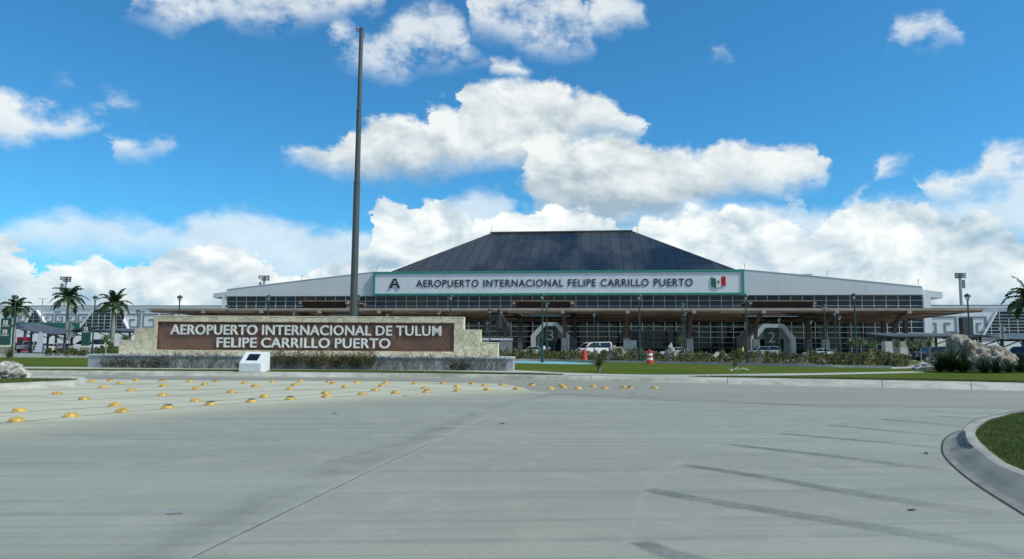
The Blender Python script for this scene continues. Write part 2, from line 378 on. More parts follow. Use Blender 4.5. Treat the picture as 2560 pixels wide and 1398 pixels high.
mat('shirt_dark', (0.03, 0.035, 0.05), rough=0.8)
mat('vest_yellow', (0.52, 0.62, 0.03), rough=0.7)
mat('trousers', (0.025, 0.028, 0.035), rough=0.8)
mat('flag_green', (0.0, 0.16, 0.06), rough=0.6)
mat('flag_white', (0.78, 0.78, 0.76), rough=0.6)
mat('flag_red', (0.48, 0.01, 0.035), rough=0.6)
mat('flag_emblem', (0.09, 0.06, 0.03), rough=0.6)
mat('arrow_panel', (0.72, 0.70, 0.50), rough=0.5)
mat('concrete_base', (0.30, 0.27, 0.22), (0.24, 0.21, 0.17), 3, 0.8)

def leaf_mat(name, c1, c2, scale=3.0, rough=0.6):
    m = bpy.data.materials.new(name); m.use_nodes = True
    b = NB(m.node_tree); p = b.n['Principled BSDF']
    tc = b.new('ShaderNodeTexCoord')
    c = b.mix(b.ss(b.noise(tc.outputs['Object'], scale, 3, 0.6), 0.35, 0.65), c1, c2)
    b.put(p.inputs['Base Color'], c); p.inputs['Roughness'].default_value = rough
    tr = b.new('ShaderNodeBsdfTranslucent'); b.put(tr.inputs[0], c)
    mx = b.new('ShaderNodeMixShader'); mx.inputs[0].default_value = 0.25
    b.l.new(p.outputs[0], mx.inputs[1]); b.l.new(tr.outputs[0], mx.inputs[2])
    b.l.new(mx.outputs[0], b.n['Material Output'].inputs[0])
    MATS[name] = m; return m
leaf_mat('leaf_olive', (0.13, 0.16, 0.030), (0.085, 0.115, 0.024), 1.5)
leaf_mat('leaf_brown', (0.22, 0.155, 0.062), (0.15, 0.105, 0.045), 1.5)
leaf_mat('leaf_dark', (0.018, 0.040, 0.014), (0.030, 0.055, 0.018), 1.5)
leaf_mat('leaf_red', (0.26, 0.075, 0.05), (0.17, 0.07, 0.04), 2.0)
leaf_mat('leaf_yellow', (0.15, 0.14, 0.035), (0.10, 0.11, 0.03), 2.0)
leaf_mat('leaf_dry', (0.045, 0.038, 0.03), (0.07, 0.06, 0.045), 2.0)
leaf_mat('flower', (0.62, 0.55, 0.45), (0.70, 0.64, 0.55), 2.0)
leaf_mat('palm_leaf', (0.030, 0.062, 0.018), (0.052, 0.085, 0.024), 1.2, 0.4)
leaf_mat('young_palm_leaf', (0.11, 0.17, 0.045), (0.07, 0.12, 0.03), 1.0, 0.45)
leaf_mat('yucca_leaf', (0.085, 0.115, 0.035), (0.05, 0.08, 0.025), 3.0, 0.45)
leaf_mat('sago_leaf', (0.018, 0.045, 0.016), (0.028, 0.06, 0.02), 3.0, 0.45)
leaf_mat('grass_blade', (0.13, 0.175, 0.036), (0.085, 0.13, 0.025), 2.0, 0.6)

def grass_mat(name, c1, c2, c3):
    m = bpy.data.materials.new(name); m.use_nodes = True
    b = NB(m.node_tree); p = b.n['Principled BSDF']
    tc = b.new('ShaderNodeTexCoord'); v = tc.outputs['Object']
    c = b.mix(b.ss(b.noise(v, 0.22, 5, 0.6), 0.35, 0.65), c1, c2)
    c = b.mix(b.m('MULTIPLY', b.ss(b.noise(v, 9.0, 5, 0.7), 0.45, 0.72), 0.75), c, c3)
    b.put(p.inputs['Base Color'], c); p.inputs['Roughness'].default_value = 0.95; p.inputs['Specular IOR Level'].default_value = 0.05
    bn = b.new('ShaderNodeBump'); bn.inputs['Strength'].default_value = 0.8; bn.inputs['Distance'].default_value = 0.05
    b.put(bn.inputs['Height'], b.noise(v, 22, 4, 0.7)); b.l.new(bn.outputs[0], p.inputs['Normal'])
    MATS[name] = m
grass_mat('lawn', (0.072, 0.118, 0.012), (0.115, 0.138, 0.022), (0.042, 0.068, 0.008))
grass_mat('near_lawn', (0.080, 0.125, 0.017), (0.115, 0.140, 0.026), (0.046, 0.072, 0.012))

def rock_mat(name, ca, cb, pit):
    m = bpy.data.materials.new(name); m.use_nodes = True
    b = NB(m.node_tree); p = b.n['Principled BSDF']
    tc = b.new('ShaderNodeTexCoord'); v = tc.outputs['Object']
    n = b.noise(v, 3.0, 8, 0.7, 0.8)
    c = b.mix(b.ss(n, 0.38, 0.6), ca, cb)
    vo = b.new('ShaderNodeTexVoronoi', feature='F1'); b.put(vo.inputs['Vector'], b.vscale(v, (1, 1, 1.4))); vo.inputs['Scale'].default_value = 7.0
    pits = b.ss(b.m('ADD', vo.outputs['Distance'], b.m('MULTIPLY', n, 0.35)), 0.20, 0.36)
    c = b.mix(pits, pit, c)
    b.put(p.inputs['Base Color'], c); p.inputs['Roughness'].default_value = 0.9
    bn = b.new('ShaderNodeBump'); bn.inputs['Strength'].default_value = 1.0; bn.inputs['Distance'].default_value = 0.09
    b.put(bn.inputs['Height'], b.m('ADD', b.m('MULTIPLY', pits, 0.5), n)); b.l.new(bn.outputs[0], p.inputs['Normal'])
    MATS[name] = m
rock_mat('limestone', (0.22, 0.205, 0.18), (0.60, 0.58, 0.52), (0.05, 0.048, 0.045))
rock_mat('brown_rock', (0.13, 0.105, 0.08), (0.40, 0.35, 0.285), (0.035, 0.03, 0.026))

def glass_mat():
    m = bpy.data.materials.new('facade_glass'); m.use_nodes = True
    b = NB(m.node_tree); p = b.n['Principled BSDF']
    oi = b.new('ShaderNodeObjectInfo')
    c = b.mix(oi.outputs['Random'], (0.004, 0.016, 0.020), (0.009, 0.034, 0.040))
    b.put(p.inputs['Base Color'], c); p.inputs['Roughness'].default_value = 0.04; p.inputs['IOR'].default_value = 1.5; p.inputs['Specular IOR Level'].default_value = 0.32
    tc = b.new('ShaderNodeTexCoord')
    bn = b.new('ShaderNodeBump'); bn.inputs['Strength'].default_value = 0.06; bn.inputs['Distance'].default_value = 0.05
    b.put(bn.inputs['Height'], b.noise(tc.outputs['Object'], 0.6, 2, 0.5)); b.l.new(bn.outputs[0], p.inputs['Normal'])
    MATS['facade_glass'] = m
glass_mat()

def road_mat(name, c1, c2, c3, dirt):
    m = bpy.data.materials.new(name); m.use_nodes = True
    b = NB(m.node_tree); p = b.n['Principled BSDF']
    tc = b.new('ShaderNodeTexCoord'); v = tc.outputs['Object']
    rot = b.new('ShaderNodeMapping'); b.put(rot.inputs['Vector'], v); rot.inputs['Rotation'].default_value = (0, 0, R(-24)); rot.inputs['Scale'].default_value = (0.16, 1.0, 1.0)
    big = b.noise(rot.outputs[0], 0.42, 6, 0.6, 0.4)
    c = b.mix(b.ss(big, 0.36, 0.64), c1, c2)
    # wheel-path darkening and broom streaks along the turning lane
    str_ = b.noise(b.vscale(rot.outputs[0], (0.35, 3.2, 1)), 1.5, 5, 0.65)
    c = b.mix(b.m('MULTIPLY', b.ss(str_, 0.46, 0.68), 0.75), c, c3)
    mid = b.noise(v, 1.6, 7, 0.65, 0.5)
    c = b.mix(b.m('MULTIPLY', b.ss(mid, 0.48, 0.72), 0.5), c, dirt)
    fine = b.noise(v, 55, 3, 0.7)
    c = b.mix(b.m('MULTIPLY', b.ss(fine, 0.50, 0.75), 0.5), c, (0.13, 0.135, 0.13, 1))
    sp = b.noise(v, 26, 2, 0.5)
    c = b.mix(b.m('MULTIPLY', b.ss(sp, 0.66, 0.74), 0.6), c, (0.10, 0.10, 0.095, 1))
    b.put(p.inputs['Base Color'], c)
    b.put(p.inputs['Roughness'], b.ss(big, 0.3, 0.7, True, 0.55, 0.72))
    bn = b.new('ShaderNodeBump'); bn.inputs['Strength'].default_value = 0.25; bn.inputs['Distance'].default_value = 0.01
    b.put(bn.inputs['Height'], b.noise(v, 90, 4, 0.7)); b.l.new(bn.outputs[0], p.inputs['Normal'])
    MATS[name] = m
road_mat('road_concrete', (0.330, 0.328, 0.262), (0.275, 0.276, 0.224), (0.215, 0.220, 0.184), (0.385, 0.375, 0.298))
road_mat('ring_concrete', (0.305, 0.290, 0.225), (0.265, 0.258, 0.202), (0.228, 0.222, 0.178), (0.32, 0.305, 0.235))

def worn_mat(name, c, cover, scale, stretch=(1, 1, 1), amin=0.0, amax=1.0):
    m = bpy.data.materials.new(name); m.use_nodes = True
    b = NB(m.node_tree); p = b.n['Principled BSDF']
    tc = b.new('ShaderNodeTexCoord')
    n = b.noise(b.vscale(tc.outputs['Object'], stretch), scale, 6, 0.7)
    a = b.ss(n, cover - 0.14, cover + 0.14, True, amin, amax)
    at = b.new('ShaderNodeAttribute'); at.attribute_name = 'fade'
    b.put(p.inputs['Base Color'], (*c, 1)); p.inputs['Roughness'].default_value = 0.7
    b.put(p.inputs['Alpha'], b.m('MULTIPLY', a, at.outputs['Fac']))
    MATS[name] = m
worn_mat('old_paint_dark', (0.17, 0.19, 0.185), 0.46, 4.0, amin=0.25, amax=0.8)
worn_mat('scuff_light', (0.50, 0.51, 0.44), 0.44, 2.5, amin=0.1, amax=0.75)
worn_mat('scuff_dark', (0.16, 0.175, 0.17), 0.5, 1.2, amin=0.0, amax=0.35)
worn_mat('pale_lit_slab', (0.60, 0.575, 0.43), 0.42, 0.5, stretch=(0.6, 1.4, 1), amin=0.5, amax=0.85)  # pale concrete tone, brightened further in the colour for grazing light
def lid_mat():
    m = bpy.data.materials.new('skylight_glass'); m.use_nodes = True
    b = NB(m.node_tree); b.n.clear()
    tr = b.new('ShaderNodeBsdfTransparent'); tr.inputs[0].default_value = (0.86, 0.90, 0.90, 1)
    gl = b.new('ShaderNodeBsdfGlossy'); gl.inputs['Roughness'].default_value = 0.05
    mx = b.new('ShaderNodeMixShader'); mx.inputs[0].default_value = 0.08
    b.l.new(tr.outputs[0], mx.inputs[1]); b.l.new(gl.outputs[0], mx.inputs[2])
    o = b.new('ShaderNodeOutputMaterial'); b.l.new(mx.outputs[0], o.inputs[0]); MATS['skylight_glass'] = m
lid_mat()

# ------------------------------------------------------------------ ground, road, kerbs, lawns
def sheet(name, pts, z, m, parent=None):
    return MB().add([(p[0], p[1], z) for p in pts], [tuple(range(len(pts)))]).build(name, m, parent)
def ribbon(name, lines, mats, parent=None, smooth=True):   # lines: lists of 3d points with matching counts
    n = len(lines[0]); mb = MB(); v = [p for l in lines for p in l]; f = []; mi = []
    for k in range(len(lines) - 1):
        for i in range(n - 1):
            f.append((k * n + i, k * n + i + 1, (k + 1) * n + i + 1, (k + 1) * n + i)); mi.append(k)
    mb.add(v, f); mb.mi = mi
    return mb.build(name, mats, parent, smooth)
def smooth_line(pts, k=6):
    P = [Vector(p) for p in pts]; out = []
    for i in range(len(P) - 1):
        a = P[max(i - 1, 0)]; b = P[i]; c = P[i + 1]; d = P[min(i + 2, len(P) - 1)]
        for j in range(k):
            t = j / k
            out.append(0.5 * ((2 * b) + (c - a) * t + (2 * a - 5 * b + 4 * c - d) * t * t + (3 * b - a - 3 * c + d) * t ** 3))
    out.append(P[-1]); return out

gr = struct(sheet('ground', [(-2500, -300), (2500, -300), (2500, 3500), (-2500, 3500)], -0.03, M['soil']))
struct(sheet('road', [(-260, -40), (260, -40), (260, 330), (-260, 330)], 0.0, M['road_concrete']))

LZ = 0.18
kb = [(-900, 931), (-300, 936), (215, 938), (600, 942), (1000, 945), (1320, 949), (1640, 956), (2000, 965.5), (2300, 972), (2560, 978.5), (2900, 987), (3500, 1003)]
kt = [(-900, 921), (-300, 924.5), (215, 927), (600, 929), (1000, 933), (1320, 937), (1640, 941), (2000, 947), (2300, 952), (2560, 957.5), (2900, 966), (3500, 981)]
kbl = smooth_line([G(x, y, 0.0) for x, y in kb]); ktl = smooth_line([G(x, y, LZ) for x, y in kt])
mid1 = [Vector((a.x * 0.86 + b.x * 0.14, a.y * 0.86 + b.y * 0.14, 0.115)) for a, b in zip(kbl, ktl)]
mid2 = [Vector((a.x * 0.62 + b.x * 0.38, a.y * 0.62 + b.y * 0.38, 0.17)) for a, b in zip(kbl, ktl)]
struct(ribbon('kerb', [[p + Vector((0, -0.02, -0.01)) for p in kbl], mid1, mid2, [p + Vector((0, 0.03, 0.004)) for p in ktl]], [M['kerb']]))
# joints across the kerb
cj = MB()
for i in (9, 15, 24, 33, 39, 46, 51, 57):
    a = kbl[i]; b2 = mid1[i]; c2 = mid2[i]; d2 = ktl[i]
    t = (kbl[i + 1] - kbl[i - 1]).normalized() * 0.007
    for p, q in ((a, b2), (b2, c2), (c2, d2)):
        u3 = Vector((0, -0.004, 0.006))
        cj.add([p - t + u3, p + t + u3, q + t + u3, q - t + u3], [(0, 1, 2, 3)])
struct(cj.build('kerb_joint_lines', M['crack']))
back = [(150, 95), (60, 72), (28, 68), (2, 66), (-16, 62), (-22, 58.5), (-60, 58.5), (-150, 62)]
lawn_pts = [(p.x, p.y) for p in ktl] + back
struct(sheet('lawn', lawn_pts, LZ, M['lawn']))
mb = MB()
bk = back
for a, b2 in zip(bk[:-1], bk[1:]):
    mb.add([(a[0], a[1], 0), (b2[0], b2[1], 0), (b2[0], b2[1], LZ + .02), (a[0], a[1], LZ + .02)], [(0, 1, 2, 3)])
struct(mb.build('lawn_edge', M['kerb_top']))

sw_t = [(-900, 911), (-300, 914.5), (215, 918), (600, 918.5), (1000, 921), (1280, 925.5), (1420, 932), (1600, 936.5), (1760, 936.5), (1900, 934.5), (2040, 933), (2180, 930.5), (2310, 928)]
sw_b = [(-900, 915), (-300, 919), (215, 922.5), (600, 923.5), (1000, 926), (1280, 932), (1420, 938), (1600, 940.8), (1760, 942), (1900, 939.5), (2040, 937.5), (2180, 934.5), (2310, 931.5)]
struct(ribbon('sidewalk', [smooth_line([G(x, y, LZ + .005) for x, y in sw_b]), smooth_line([G(x, y, LZ + .005) for x, y in sw_t])], [M['sidewalk']], smooth=False))
path = [(2215, 917), (2290, 911.5), (2410, 909), (2600, 910), (2600, 919), (2400, 917.5), (2300, 920), (2230, 922)]
struct(sheet('path', [G(x, y, LZ + .009)[:2] for x, y in path], LZ + .009, M['sidewalk']))
bl = [(1200, 901.5), (1300, 902), (1400, 904), (1470, 907.5), (1490, 911), (1400, 910.5), (1280, 907.5), (1200, 906)]
struct(sheet('blue_pavement', [G(x, y, LZ + .005)[:2] for x, y in bl], LZ + .005, M['blue_paint']))

# roundabout lane: a darker strip of the road
ring_b = [(-900, 934), (0, 945), (600, 950), (1000, 952), (1250, 960), (1340, 978), (1500, 992), (1700, 1003), (2000, 1012), (2300, 1018), (2560, 1022), (3000, 1035)]
ring_t = [(-900, 929), (-300, 934), (600, 941.5), (1000, 944.5), (1250, 947.6), (1340, 949), (1500, 952.5), (1700, 957), (2000, 965), (2300, 971.5), (2560, 978), (3000, 989)]
struct(ribbon('roundabout_lane', [smooth_line([G(x, y, .004) for x, y in ring_b]), smooth_line([G(x, y, .004) for x, y in ring_t])], [M['ring_concrete']], smooth=False))

# right traffic island with gutter and mortar face
A_ = [(2800, 985), (2560, 1023), (2512, 1032), (2448, 1044), (2418, 1060), (2405, 1075), (2380, 1084), (2361, 1100), (2356, 1122), (2364, 1143), (2395, 1174), (2450, 1215), (2560, 1284), (2700, 1370), (2900, 1480)]
B_ = [(2800, 986), (2560, 1024), (2512, 1033), (2449, 1045), (2420, 1061), (2408, 1077), (2395, 1086), (2378, 1102), (2374, 1123), (2382, 1143), (2415, 1172), (2475, 1215), (2580, 1275), (2715, 1350), (2915, 1450)]
C_ = [(2800, 992), (2560, 1026.8), (2514, 1035), (2450, 1047), (2420, 1062), (2409, 1075), (2410, 1083), (2413, 1092), (2429, 1113.7), (2450, 1129), (2482, 1154.5), (2515, 1172), (2560, 1189), (2640, 1225), (2800, 1300)]
D_ = [(2800, 996), (2560, 1029), (2516, 1038), (2471.7, 1050.4), (2448, 1066.5), (2439.5, 1079), (2438, 1085), (2441.6, 1092.3), (2454.5, 1109.4), (2468, 1121), (2486, 1136), (2514.6, 1156.6), (2560, 1176), (2640, 1210), (2800, 1280)]
la = smooth_line([G(x, y, .004) for x, y in A_], 5); lb = smooth_line([G(x, y, .022) for x, y in B_], 5)
lc = smooth_line([G(x, y, .15) for x, y in C_], 5); ld = smooth_line([G(x, y, .155) for x, y in D_], 5)
lmid = [a * 0.55 + b2 * 0.45 + Vector((0, 0, -0.012)) for a, b2 in zip(lb, lc)]
lsk = [p + Vector((0, 0, -0.02)) for p in la]
isl = struct(ribbon('kerb', [lsk, la, lb, lmid, lc, ld, [p + Vector((0, 0, -.06)) for p in ld]], [M['crack'], M['gutter'], M['mortar_face'], M['mortar_face'], M['kerb_top'], M['kerb_top']]))
ldp = [(p.x, p.y) for p in ld]
struct(sheet('lawn', ldp + [(40, ldp[-1][1] - 2), (45, 30)], .125, M['near_lawn']))
# dark shrinkage line along the gutter and a broken mortar patch
def strip(name, pts, w, z, m, fade=None, kind=True, w2=None, soft=.25):
    P = [G(x, y, z) for x, y in pts]; P = smooth_line(P, 8)
    n = len(P); LN = [[], [], [], []]
    for i, p in enumerate(P):
        t = (P[min(i + 1, n - 1)] - P[max(i - 1, 0)]); nn = Vector((-t.y, t.x, 0)).normalized()
        ww = .5 * (w + ((w2 - w) * i / (n - 1) if w2 is not None else 0))
        for j, e in enumerate((-1.0 - soft, -1.0 + soft, 1.0 - soft, 1.0 + soft)): LN[j].append(p + nn * ww * e)
    o = ribbon(name, LN, [m] * 3 if False else [m], None, False)
    o.data.polygons.foreach_set('material_index', [0] * len(o.data.polygons))
    at = o.data.attributes.new('fade', 'FLOAT', 'POINT')
    vals = []
    for j in range(4):
        for i in range(n):
            vals.append((fade(i / (n - 1)) if fade else 1.0) * (1.0 if j in (1, 2) else 0.0))
    at.data.foreach_set('value', vals)
    return struct(o) if kind else o
strip('gutter_crack', [(2403, 1075.5), (2379, 1084.5), (2360, 1100), (2355, 1122), (2363, 1143), (2394, 1174.6), (2449, 1216), (2559, 1285), (2700, 1372)], .018, .006, M['crack'])
strip('mortar_crack', [(2410, 1078), (2413, 1095), (2421, 1107), (2433, 1117)], .03, .154, M['crack'], w2=.012)

# left median with kerb
O_ = [(-500, 1004), (-300, 993), (0, 976), (120, 971), (190, 967), (214, 961), (219, 955), (207, 949), (150, 945.5), (0, 944), (-300, 942), (-500, 941)]
I_ = [(-500, 981), (-300, 972), (0, 958.5), (100, 954), (160, 951.5), (186, 949.8), (194, 948.3), (188, 947.5), (150, 946.8), (0, 946), (-300, 945), (-500, 944.5)]
lo = smooth_line([G(x, y, 0.0) for x, y in O_], 5); li = smooth_line([G(x, y, .18) for x, y in I_], 5)
lm = [Vector((a.x * .8 + b2.x * .2, a.y * .8 + b2.y * .2, .14)) for a, b2 in zip(lo, li)]
lm2 = [Vector((a.x * .5 + b2.x * .5, a.y * .5 + b2.y * .5, .185)) for a, b2 in zip(lo, li)]
struct(ribbon('kerb', [lo, lm, lm2, li, [p + Vector((0, 0, -.06)) for p in li]], [M['kerb']]))
struct(sheet('lawn', [(p.x, p.y) for p in li], .155, M['near_lawn']))

# newer pale slab under the domes, grazing light painted in, near edge faded out
ps_n = [(-300, 1145), (0, 1118), (300, 1078), (600, 1044), (900, 1018), (1200, 998), (1450, 988), (1640, 984), (1760, 982)]
ps_m = [(-300, 1085), (0, 1062), (300, 1034), (600, 1010), (900, 990), (1200, 978), (1450, 975), (1640, 974), (1760, 974)]
ps_f = [(-300, 938), (0, 947), (300, 949), (600, 951.5), (900, 953), (1200, 958), (1450, 966), (1640, 968.5), (1760, 970)]
L3 = [smooth_line([G(x, y, .003) for x, y in p_], 4) for p_ in (ps_n, ps_m, ps_f)]
sl = ribbon('pale_lit_slab', L3, [M['pale_lit_slab']], smooth=False); n3_ = len(L3[0])
at_ = sl.data.attributes.new('fade', 'FLOAT', 'POINT'); vals = []
for j in range(3):
    for i in range(n3_): vals.append((0.0, 1.0, 1.0)[j] * min(1.0, (n3_ - 1 - i) / 6))
at_.data.foreach_set('value', vals); struct(sl)

# old hatch marking: dark worn bars fanning out to the island
fd = lambda t: min(1, t * 14) * (1.0 - 0.85 * t) * .8
for k, (pts, w) in enumerate([
    ([(1598, 1352), (1660, 1378), (1740, 1402), (1900, 1440)], .16),
    ([(1620, 1222), (1700, 1239), (1900, 1272), (2100, 1304), (2330, 1342), (2560, 1384)], .17),
    ([(1700, 1160), (1865, 1185), (2100, 1226), (2300, 1258), (2480, 1284)], .17),
    ([(1810, 1109), (1950, 1125), (2100, 1142), (2250, 1162), (2380, 1177)], .17),
    ([(1943, 1083), (2090, 1095), (2250, 1110), (2360, 1121)], .16),
    ([(2071, 1063), (2200, 1074), (2350, 1089)], .15),
    ([(2204, 1048), (2300, 1055), (2410, 1067)], .14),
    ([(2335, 1039), (2400, 1043), (2450, 1046)], .12)]):
    strip('worn_road_bar', pts, w, .005, M['old_paint_dark'], fd, w2=w * 1.5)
strip('faded_edge_line', [(1560, 1420), (1585, 1310), (1620, 1219), (1700, 1157), (1810, 1106), (1943, 1080.5), (2071, 1061), (2200, 1046), (2330, 1037)], .13, .0045, M['scuff_light'], lambda t: .5, soft=.9)
# long construction joint with a pale smear and a dark tyre band beside it
strip('slab_joint_smear', [(430, 1420), (640, 1318), (900, 1192), (1100, 1097), (1250, 1026), (1345, 985)], .16, .0046, M['scuff_light'], lambda t: .65, soft=.9)
strip('slab_joint', [(480, 1394), (640, 1316), (900, 1190), (1000, 1143), (1080, 1106)], .006, .0056, M['crack'], lambda t: 1)
strip('tyre_band', [(280, 1420), (560, 1300), (830, 1178), (1080, 1080), (1260, 1010), (1400, 984)], .34, .0042, M['scuff_dark'], lambda t: .6, soft=.95)
strip('tyre_band', [(1300, 985), (1500, 988), (1800, 1003), (2200, 1022), (2500, 1034)], .5, .0052, M['scuff_dark'], lambda t: .6, soft=.95)
strip('tyre_mark', [(775, 1167), (850, 1147), (940, 1125), (1020, 1108)], .07, .0051, M['scuff_dark'], lambda t: math.sin(t * 3.1))
strip('tyre_mark', [(1460, 1036), (1540, 1029), (1640, 1021)], .04, .0051, M['scuff_dark'], lambda t: math.sin(t * 3.1) * 1.2)
# saw-cut joints under the rows of domes
for pts in ([(-100, 1066), (41, 1055), (178, 1042.5), (307, 1031), (420, 1021.5), (527, 1012.8), (629, 1006), (726, 999.5), (816, 994.3), (906, 988), (1067, 982), (1219, 976.5), (1377, 974), (1637, 971)],
            [(-100, 1037), (48, 1030), (287, 1016), (489, 1004.5), (661, 994), (814, 985), (938, 977.5), (1062, 972.7), (1143, 969.5)],
            [(-100, 1012), (0, 1008), (210, 1000), (406, 990.3), (578, 982.7), (724, 975.6), (863, 969.6), (954, 966.5)],
            [(-100, 994), (0, 991), (142, 987), (327, 978), (490, 974), (637, 968), (737, 964.5)],
            [(90, 975), (257, 971), (408, 967), (512, 963.4), (612, 960)],
            [(200, 963), (300, 961), (420, 957)]):
    strip('saw_cut', pts, .034, .0048, M['crack'], lambda t: 1)

# ------------------------------------------------------------------ lettering
def text_islands(body, spacing=1.0, bold=0.0, word=1.0):
    cu = bpy.data.curves.new('t', 'FONT'); cu.body = body; cu.size = 1.0; cu.space_character = spacing; cu.space_word = word
    cu.offset = bold; cu.resolution_u = 4; cu.fill_mode = 'BOTH'; cu.extrude = 0.5
    o = bpy.data.objects.new('t', cu); col.objects.link(o)
    dg = bpy.context.evaluated_depsgraph_get(); dg.update()
    me = bpy.data.meshes.new_from_object(o.evaluated_get(dg))
    V3 = [v.co.copy() for v in me.vertices]; F = [tuple(p.vertices) for p in me.polygons]
    bpy.data.objects.remove(o); bpy.data.curves.remove(cu); bpy.data.meshes.remove(me)
    # text faces do not share vertices between cap and side: weld by position first
    key = {}; idx = []
    for v in V3:
        k = (round(v.x, 4), round(v.y, 4), round(v.z, 3)); idx.append(key.setdefault(k, len(key)))
    par = list(range(len(key)))
    def fnd(a):
        while par[a] != a: par[a] = par[par[a]]; a = par[a]
        return a
    for f in F:
        for q in f[1:]: par[fnd(idx[f[0]])] = fnd(idx[q])
    groups = {}
    for f in F: groups.setdefault(fnd(idx[f[0]]), []).append(f)
    xs = [v.x for v in V3]; ys = [v.y for v in V3]
    isl = []
    for g in groups.values():
        used = sorted({i for f in g for i in f}); mp = {a: k for k, a in enumerate(used)}
        isl.append(([V3[i] for i in used], [tuple(mp[i] for i in f) for f in g]))
    isl.sort(key=lambda t: min(v.x for v in t[0]))
    return isl, (min(xs), max(xs), min(ys), max(ys))
def letters(body, x0, x1, z0, z1, y, depth, m, parent, name='letter', spacing=1.0, bold=0.0, word=1.0):
    isl, (a, b2, c, d) = text_islands(body, spacing, bold, word)
    sx = (x1 - x0) / (b2 - a); sz = (z1 - z0) / (d - c)
    for vs, fs in isl:
        mb = MB().add([(x0 + (v.x - a) * sx, y - (v.z + 0.5) * depth, z0 + (v.y - c) * sz) for v in vs], fs)
        mb.build(name, m, parent)

# ------------------------------------------------------------------ entrance monument
pL = V(245, 890, 35.2); pR = V(1285, 892, 34.3)
MF = Frame(pL.x, pL.y, math.atan2(pR.y - pL.y, pR.x - pL.x))
mon = thing('monument_wall', 'long stepped limestone wall with brown lattice and white airport name lettering', 'monument', (MF.O.x, MF.O.y, LZ), MF.a)
def ml(px, py, n=0.0):
    s, z = MF.loc(px, py, n); return s, z - LZ
LEN = (pR - pL).xy.length
PZ = 0.65                                                   # plinth height above lawn
MB().box(0, LEN, -0.75, 1.1, -0.05, PZ - .07).build('plinth', M['plinth'], mon)
MB().box(-.04, LEN + .04, -0.80, 1.15, PZ - .07, PZ).build('plinth_cap', M['plinth_cap'], mon)
xs = [ml(p, 860, 0)[0] for p in (298, 335, 382, 1158, 1201, 1245)]
zt = (ml(382, 792, 0)[1] + ml(1158, 791, 0)[1]) / 2
z2 = (ml(335, 822, 0)[1] + ml(1201, 823.5, 0)[1]) / 2; z1 = (ml(298, 852.5, 0)[1] + ml(1245, 855, 0)[1]) / 2
TH = 0.62
core = MB()
prof = [(xs[0], PZ), (xs[5], PZ), (xs[5], z1), (xs[4], z1), (xs[4], z2), (xs[3], z2), (xs[3], zt), (xs[2], zt), (xs[2], z2), (xs[1], z2), (xs[1], z1), (xs[0], z1)]
xa, xb = ml(392, 840)[0], ml(1135, 840)[0]; za = (ml(392, 875.5)[1] + ml(1135, 877)[1]) / 2; zb = (ml(392, 806.5)[1] + ml(1135, 805.5)[1]) / 2
# mortar core as boxes round the recess
core.box(xs[0] + .02, xs[1], .03, TH, PZ, z1 - .02); core.box(xs[1], xs[2], .03, TH, PZ, z2 - .02)
core.box(xs[2], xa, .03, TH, PZ, zt - .02); core.box(xb, xs[3], .03, TH, PZ, zt - .02)
core.box(xa, xb, .03, TH, PZ, za); core.box(xa, xb, .03, TH, zb, zt - .02); core.box(xa, xb, .34, TH, za, zb)
core.box(xs[3], xs[4], .03, TH, PZ, z2 - .02); core.box(xs[4], xs[5] - .02, .03, TH, PZ, z1 - .02)
core.build('mortar_core', M['mortar'], mon)
# coping caps on the steps
for (u, w, zz) in ((xs[0], xs[1] - .02, z1), (xs[1], xs[2] - .02, z2), (xs[2], xs[3], zt), (xs[3] + .02, xs[4], z2), (xs[4] + .02, xs[5], z1)):
    MB().box(u - .012, w + .012, -.012, TH + .02, zz - .022, zz + .02).build('coping', M['stone'], mon)
for (u, w, zl, zh) in ((xs[5] - .02, xs[5] + .015, PZ + .001, z1 - .024), (xs[4] - .02, xs[4] + .015, z1 + .022, z2 - .024), (xs[3] - .02, xs[3] + .015, z2 + .022, zt - .024),
                       (xs[0] - .015, xs[0] + .02, PZ + .001, z1 - .024), (xs[1] - .015, xs[1] + .02, z1 + .022, z2 - .024), (xs[2] - .015, xs[2] + .02, z2 + .022, zt - .024)):
    MB().box(u, w, .012, TH, zl, zh).build('end_slab', M['stone'], mon)
def clip(poly, nx, ny, d):        # keep nx*x+ny*y <= d
    out = []
    for i in range(len(poly)):
        p, q = poly[i], poly[(i + 1) % len(poly)]
        a = nx * p[0] + ny * p[1] - d; b2 = nx * q[0] + ny * q[1] - d
        if a <= 0: out.append(p)
        if (a < 0 < b2) or (b2 < 0 < a):
            t = a / (a - b2); out.append((p[0] + (q[0] - p[0]) * t, p[1] + (q[1] - p[1]) * t))
    return out
rs = random.Random(3)
seeds = []
zz = PZ - .2; row = 0
while zz < zt + .3:
    x = xs[0] - .3 + (row % 2) * .2
    while x < xs[5] + .4:
        seeds.append((x + rs.uniform(-.17, .17), zz + rs.uniform(-.14, .14))); x += .40
    zz += .285; row += 1
rects = [(xs[0], xs[1], PZ, z1), (xs[1], xs[2], PZ, z2), (xs[2], xa, PZ, zt), (xa, xb, PZ, za), (xa, xb, zb, zt), (xb, xs[3], PZ, zt), (xs[3], xs[4], PZ, z2), (xs[4], xs[5], PZ, z1)]
GAP = .0052
nst = 0
